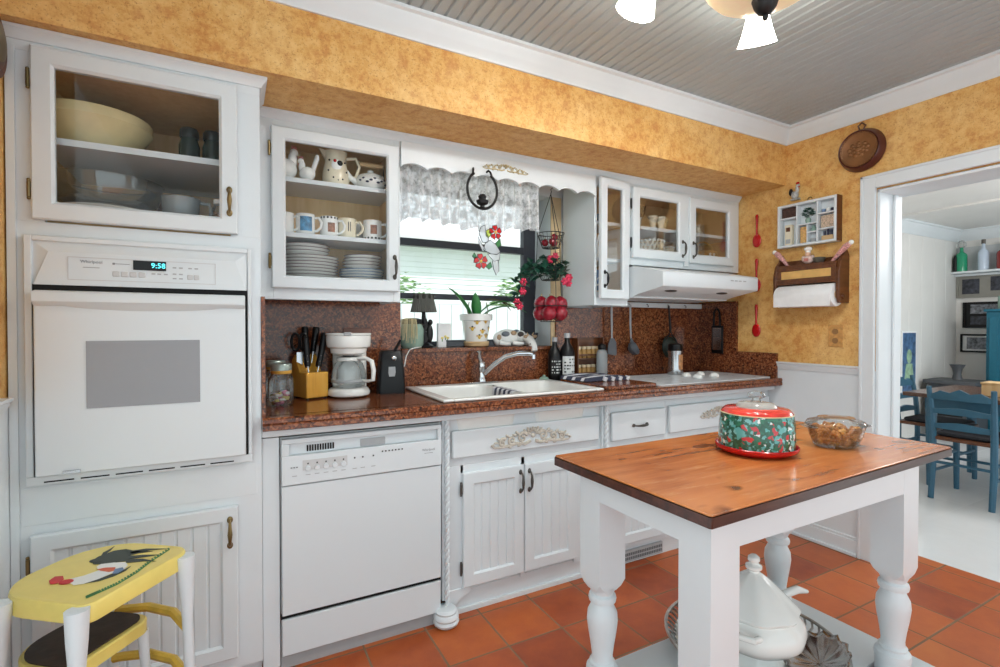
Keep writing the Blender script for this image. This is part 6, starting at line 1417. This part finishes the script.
for k in range(4):
    a = math.radians(38+90*k); c, s = math.cos(a), math.sin(a)
    R = .31
    MB().tube([(CX_+r*c, CY_+r*s, z) for r, z in ((.03, 2.23), (.12, 2.222), (.18, 2.238), (.24, 2.29), (R-.02, 2.315), (R, 2.30))], .009, 8).tube([(CX_+r*c-.02*s, CY_+r*s+.02*c, z) for r, z in ((.1, 2.225), (.15, 2.205), (.185, 2.215), (.175, 2.235), (.155, 2.23))], .006, 8).build('arm', IRON, cl)
    T = Matrix.Translation((CX_+R*c, CY_+R*s, 2.335)) @ Matrix.Rotation(a, 4, 'Z') @ Matrix.Rotation(math.radians(-22), 4, 'Y')
    sh = MB().lathe([(.026, 0), (.03, -.012), (.036, -.05), (.047, -.09), (.060, -.128), (.0625, -.132), (.0595, -.131), (.044, -.09), (.033, -.05), (.027, -.012)], n=30, T=T).build('lamp_shade', SHADE, cl)
    MB().lathe([(0, .02), (.02, .018), (.03, .0), (.031, -.01), (.024, -.012)], n=18, T=T).build('socket_cup', IRON, cl)
    ld_ = bpy.data.lights.new('bulb_light', 'POINT'); ld_.energy = 13; ld_.color = (.93, .97, 1); ld_.shadow_soft_size = .04
    lo_ = bpy.data.objects.new('bulb_light', ld_); COL.objects.link(lo_); lo_.parent = cl; lo_.location = (T @ Vector((0, 0, -.10)))-Vector(cl.location)
# ------------------------------------------------------------------ dining room
def chair(label, x, y, rz, first=None, cushion=True):
    t = thing('dining_chair', label, 'chair', (x, y, 0), rz)
    # faces +X locally, back at x = 0
    wy = .165
    for s in (-1, 1):
        MB().tube([(-.03, s*wy, 0), (0, s*wy, .25), (0, s*wy, .45), (-.02, s*(wy+.004), .65), (-.05, s*(wy+.01), .83)], [.018, .021, .021, .019, .016], 8).build('rear_leg', BLUE, t, local=True)
        MB().tube([(.385, s*wy, 0), (.38, s*wy, .44)], [.017, .021], 8).build('front_leg', BLUE, t, local=True)
    for z, xo, h in ((.77, -.042, .036), (.655, -.022, .026), (.545, -.008, .028)):
        vs = []; n = 12
        for i in range(n+1):
            u_ = -1+2*i/n; yy = u_*wy; zt = z+h*(.75+.35*math.cos(u_*PI*.9)); zb = z-h*.8
            if h > .03: zt += .012*math.cos(u_*PI*3)
            for dx in (-.008, .008): vs += [(xo-.012*(1-u_*u_)+dx, yy, zb), (xo-.012*(1-u_*u_)+dx, yy, zt)]
        MB().add(vs, [f for i in range(n) for f in ((4*i, 4*i+4, 4*i+5, 4*i+1), (4*i+2, 4*i+3, 4*i+7, 4*i+6), (4*i, 4*i+2, 4*i+6, 4*i+4), (4*i+1, 4*i+5, 4*i+7, 4*i+3))]).build('back_slat', BLUE, t, local=True)
    MB().prism(rrect(-.01, .41, -.185, .185, .03), 'z', .435, .46).build('seat', BROWNWOOD, t, local=True, bevel=.004)
    if cushion: MB().prism(rrect(.02, .40, -.17, .17, .06), 'z', .4605, .49).build('cushion', mat('black_cushion_cloth', (38, 38, 44), .8), t, local=True, bevel=.012)
    q = MB()
    for s in (-1, 1): q.tube([(0, s*wy, .2), (.383, s*wy, .2)], .011, 8).tube([(0, s*wy, .3), (.383, s*wy, .3)], .011, 8)
    q.tube([(0, -wy, .27), (0, wy, .27)], .011, 8).tube([(.384, -wy, .24), (.384, wy, .24)], .011, 8)
    q.build('stretcher', BLUE, t, local=True)
    return t
ca = chair('blue ladder-back chair nearest the doorway with its back to the kitchen', 4.47, 1.53, 0)
ca.scale = (1, 1, .97)
dup(ca, (5.13, 2.12, 0), -PI/2, 'blue ladder-back chair at the far left end of the dining table')
dup(ca, (6.0, 1.5, 0), PI, 'blue ladder-back chair on the far side of the dining table')
dt = thing('dining_table', 'dining table with a brown wooden top on blue legs beyond the doorway', 'table', (5.1, 1.2, 0))
MB().prism(rrect(4.68, 5.62, .3, 1.98, .02), 'z', .69, .72).build('table_top', DARKWOOD, dt, bevel=.004)
MB().box(4.76, 4.78, .42, 1.86, .60, .689).box(5.52, 5.54, .42, 1.86, .60, .689).box(4.78, 5.52, .42, .44, .60, .689).box(4.78, 5.52, 1.84, 1.86, .60, .689).build('apron', BLUE, dt)
for x in (4.79, 5.51):
    for y in (.45, 1.83): MB().tube([(x, y, 0), (x, y, .3), (x, y, .689)], [.026, .032, .04], 10).build('leg', BLUE, dt)
t = thing('tan_box', 'small tan box on the dining table below the teal cupboard', 'box', (5.0, 1.48, .7202))
MB().box(-.08, .08, -.1, .1, 0, .085).build('box_body', BROWNWOOD if 0 else TAN, t, local=True, bevel=.004); MB().box(-.085, .085, -.105, .105, .0855, .1).build('lid', TAN, t, local=True, bevel=.003)
tc_ = thing('cupboard', 'teal painted cupboard against the far dining room wall', 'cupboard', (7.62, 1.7, 0))
MB().box(7.4, 7.88, 1.05, 2.34, .08, 1.40).box(7.38, 7.89, 1.03, 2.36, 1.40, 1.43).build('carcass', TEAL, tc_, bevel=.004)
for y0, y1 in ((1.08, 1.68), (1.71, 2.31)):
    d = MB().box(7.385, 7.4, y0, y1, .14, 1.34).box(7.378, 7.385, y0, y0+.07, .14, 1.34).box(7.378, 7.385, y1-.07, y1, .14, 1.34).box(7.378, 7.385, y0+.07, y1-.07, .14, .22).box(7.378, 7.385, y0+.07, y1-.07, 1.26, 1.34).build('door', TEAL, tc_, bevel=.002)
    MB().ell((7.365, (y1-.04) if y0 < 1.5 else (y0+.04), .8), .016, 10, 8).build('knob', IRON, d)
for y in (1.1, 2.28): MB().box(7.42, 7.48, y-.03, y+.03, 0, .08).build('foot', TEAL, tc_)
for y, m, l in ((2.26, SAGE, 'pale green candle jar at the left on top of the teal cupboard'), (2.16, CREAM, 'cream candle jar at the right on top of the teal cupboard')):
    t = thing('candle_jar', l, 'candle', (7.6, y, 1.4302)); MB().lathe([(0, 0), (.045, 0), (.048, .01), (.046, .15), (0, .15)], n=20).build('jar', m, t, local=True); MB().tube([(0, 0, .15), (.002, 0, .175)], .004, 6).build('wick', IRON, t, local=True)
FX = 7.899
ws = thing('wall_shelf', 'white display shelf with bottles high on the far dining room wall', 'shelf', (7.82, 2.2, 1.86))
MB().box(7.74, FX, 1.6, 2.779, 1.875, 1.9).box(7.84, FX, 1.6, 2.779, 1.845, 1.874).build('shelf_board', WHITE, ws, bevel=.003)
MB().box(7.885, FX, 1.6, 2.779, 1.9005, 2.2).build('back_panel', mat('pale_grey_paint', (196, 200, 202), .5), ws)
def wall_bottle(label, y, m, h, r, cap, ball=False):
    t = thing('glass_bottle', label, 'bottle', (7.80, y, 1.9003))
    MB().lathe([(0, 0), (r, 0), (r, h*.55), (r*.85, h*.62), (r*.35, h*.7), (r*.3, h*.86), (0, h*.86)], n=18).build('bottle_body', m, t, local=True)
    if ball: MB().ell((0, 0, h*.97), (.05, .05, .05), 7, 5).build('crystal_stopper', CLEAR, t, local=True, smooth=0)
    else: MB().lathe([(r*.4, h*.86), (r*.4, h), (0, h)], n=12).build('cap', cap, t, local=True)
wall_bottle('green glass bottle with a crystal ball stopper on the high shelf', 2.70, mat('green_glass', (40, 150, 110), .1), .34, .055, IRON, True)
wall_bottle('pale blue white bottle in the middle of the high shelf', 2.50, mat('pale_blue_glass', (196, 210, 226), .15), .36, .05, PEWTER)
wall_bottle('dark red bottle at the right end of the view on the high shelf', 2.33, mat('dark_red_glass', (140, 50, 46), .15), .32, .055, IRON)
t = thing('dark_vial', 'small dark vial beside the green bottle on the high shelf', 'bottle', (7.8, 2.77-.0, 1.9003)); t.location.y = 2.745-.0
t.location.x = 7.76
MB().lathe([(0, 0), (.02, 0), (.02, .16), (.008, .2), (0, .2)], n=12).build('bottle_body', IRON, t, local=True)
def picture(label, y0, y1, z0, z1, fm, ims, w=.03):
    t = thing('picture_frame', label, 'picture', (FX-.01, (y0+y1)/2, z0))
    MB().box(FX-.025, FX, y0, y1, z0, z0+w).box(FX-.025, FX, y0, y1, z1-w, z1).box(FX-.025, FX, y0, y0+w, z0+w, z1-w).box(FX-.025, FX, y1-w, y1, z0+w, z1-w).build('frame', fm, t)
    MB().box(FX-.012, FX-.002, y0+w, y1-w, z0+w, z1-w).build('mount', ims[0], t)
    for a, b_, c, d_, m in ims[1:]: MB().box(FX-.016, FX-.0125, a, b_, c, d_).build('print', m, t)
picture('wide pewter frame with two dark prints on the far wall', 1.9, 2.775, 1.585, 1.852, FRAMEG, [FRAMEG, (2.56, 2.72, 1.63, 1.81, PHOTO), (2.02, 2.46, 1.66, 1.825, PHOTO)], .02)
picture('black frame with a team photo above a plaque on the far wall', 2.28, 2.71, 1.22, 1.53, BLACK, [BLACK, (2.33, 2.64, 1.39, 1.5, mat('group_photo', (120, 122, 128), .4, var=.8, scale=30)), (2.33, 2.64, 1.26, 1.36, PHOTO)], .022)
picture('black frame with a grey photo lowest on the far wall', 2.28, 2.73, .925, 1.145, BLACK, [PAPER, (2.33, 2.67, .965, 1.105, mat('group_photo', (120, 122, 128), .4, var=.8, scale=30))], .02)
t = thing('portrait_picture', 'tall narrow blue portrait print on the white wall inside the doorway', 'picture', (6.7, 2.77, .46))
MB().box(6.53, 6.86, 2.765, 2.7795, .455, 1.185).build('frame', PAPER, t); MB().box(6.55, 6.84, 2.762, 2.765, .475, 1.165).build('print', PHOTOB, t)
MB().ell((6.69, 2.761, .9), (.06, .003, .08), 12, 8).prism([(6.58, .6), (6.8, .6), (6.76, .82), (6.62, .82)], 'y', 2.7595, 2.762).build('painted_figure', mat('pale_green_print', (150, 180, 150), .5, var=.4, scale=14), t)
sv = thing('iron_stove', 'small dark iron stove standing by the far dining room wall', 'stove', (7.1, 2.5, 0))
MB().box(6.95, 7.35, 2.3, 2.7, .1, .60).box(6.92, 7.38, 2.27, 2.73, .60, .64).build('body', mat('grey_iron', (86, 88, 92), .5, .3), sv, bevel=.006)
MB().box(6.935, 6.95, 2.38, 2.62, .25, .5).build('door', IRON, sv, bevel=.004)
for x in (6.98, 7.32):
    for y in (2.33, 2.67): MB().tube([(x, y, 0), (x, y, .1)], [.012, .022], 8).build('leg', IRON, sv)
t = thing('iron_pot', 'small grey pot standing on the iron stove', 'pot', (7.15, 2.5, .6403))
MB().lathe([(0, 0), (.05, 0), (.035, .06), (.045, .12), (.07, .17), (.064, .17), (.03, .1), (0, .02)], n=18).build('pot_body', mat('grey_iron', (86, 88, 92), .5, .3), t, local=True)
# ------------------------------------------------------------------ light, sky and camera
wd = bpy.data.worlds.new('sky'); SC.world = wd; wd.use_nodes = True
bg = wd.node_tree.nodes['Background']; bg.inputs['Color'].default_value = (.83, .955, 1, 1); bg.inputs['Strength'].default_value = WORLD
def lamp(kind, name, loc, e, size=.1, color=(1, 1, 1), rot=(0, 0, 0)):
    l = bpy.data.lights.new(name, kind); l.energy = e; l.color = color
    if kind == 'POINT': l.shadow_soft_size = size
    elif kind == 'AREA': l.size = size
    o = bpy.data.objects.new(name, l); COL.objects.link(o); o.location = loc; o.rotation_euler = rot; return o
lamp('SUN', 'daylight', (3, -6, 9), 3, rot=(math.radians(32), 0, math.radians(14)))
lamp('POINT', 'dining_fill_light', (5.6, .6, 2.1), 50, .25)  # added fill with no fixture, brightens the dining room and its white floor
cam = bpy.data.cameras.new('camera'); cam.lens = 18; cam.sensor_width = 36; cam.sensor_fit = 'HORIZONTAL'; cam.clip_start = .05
co_ = bpy.data.objects.new('camera', cam); COL.objects.link(co_); co_.location = (0, 0, 1.23)
co_.rotation_euler = (math.radians(90-.74), math.radians(0), math.radians(-28.25)); SC.camera = co_
SC.view_settings.view_transform = 'Standard'; SC.view_settings.look = 'None'; SC.view_settings.gamma = 1; SC.view_settings.exposure = EXPO
SC.view_settings.use_curve_mapping = False
SC.cycles.use_denoising = True; SC.cycles.max_bounces = 8; SC.cycles.diffuse_bounces = 3; SC.cycles.transparent_max_bounces = 16
SC.cycles.caustics_reflective = False; SC.cycles.caustics_refractive = False; SC.cycles.sample_clamp_indirect = 5
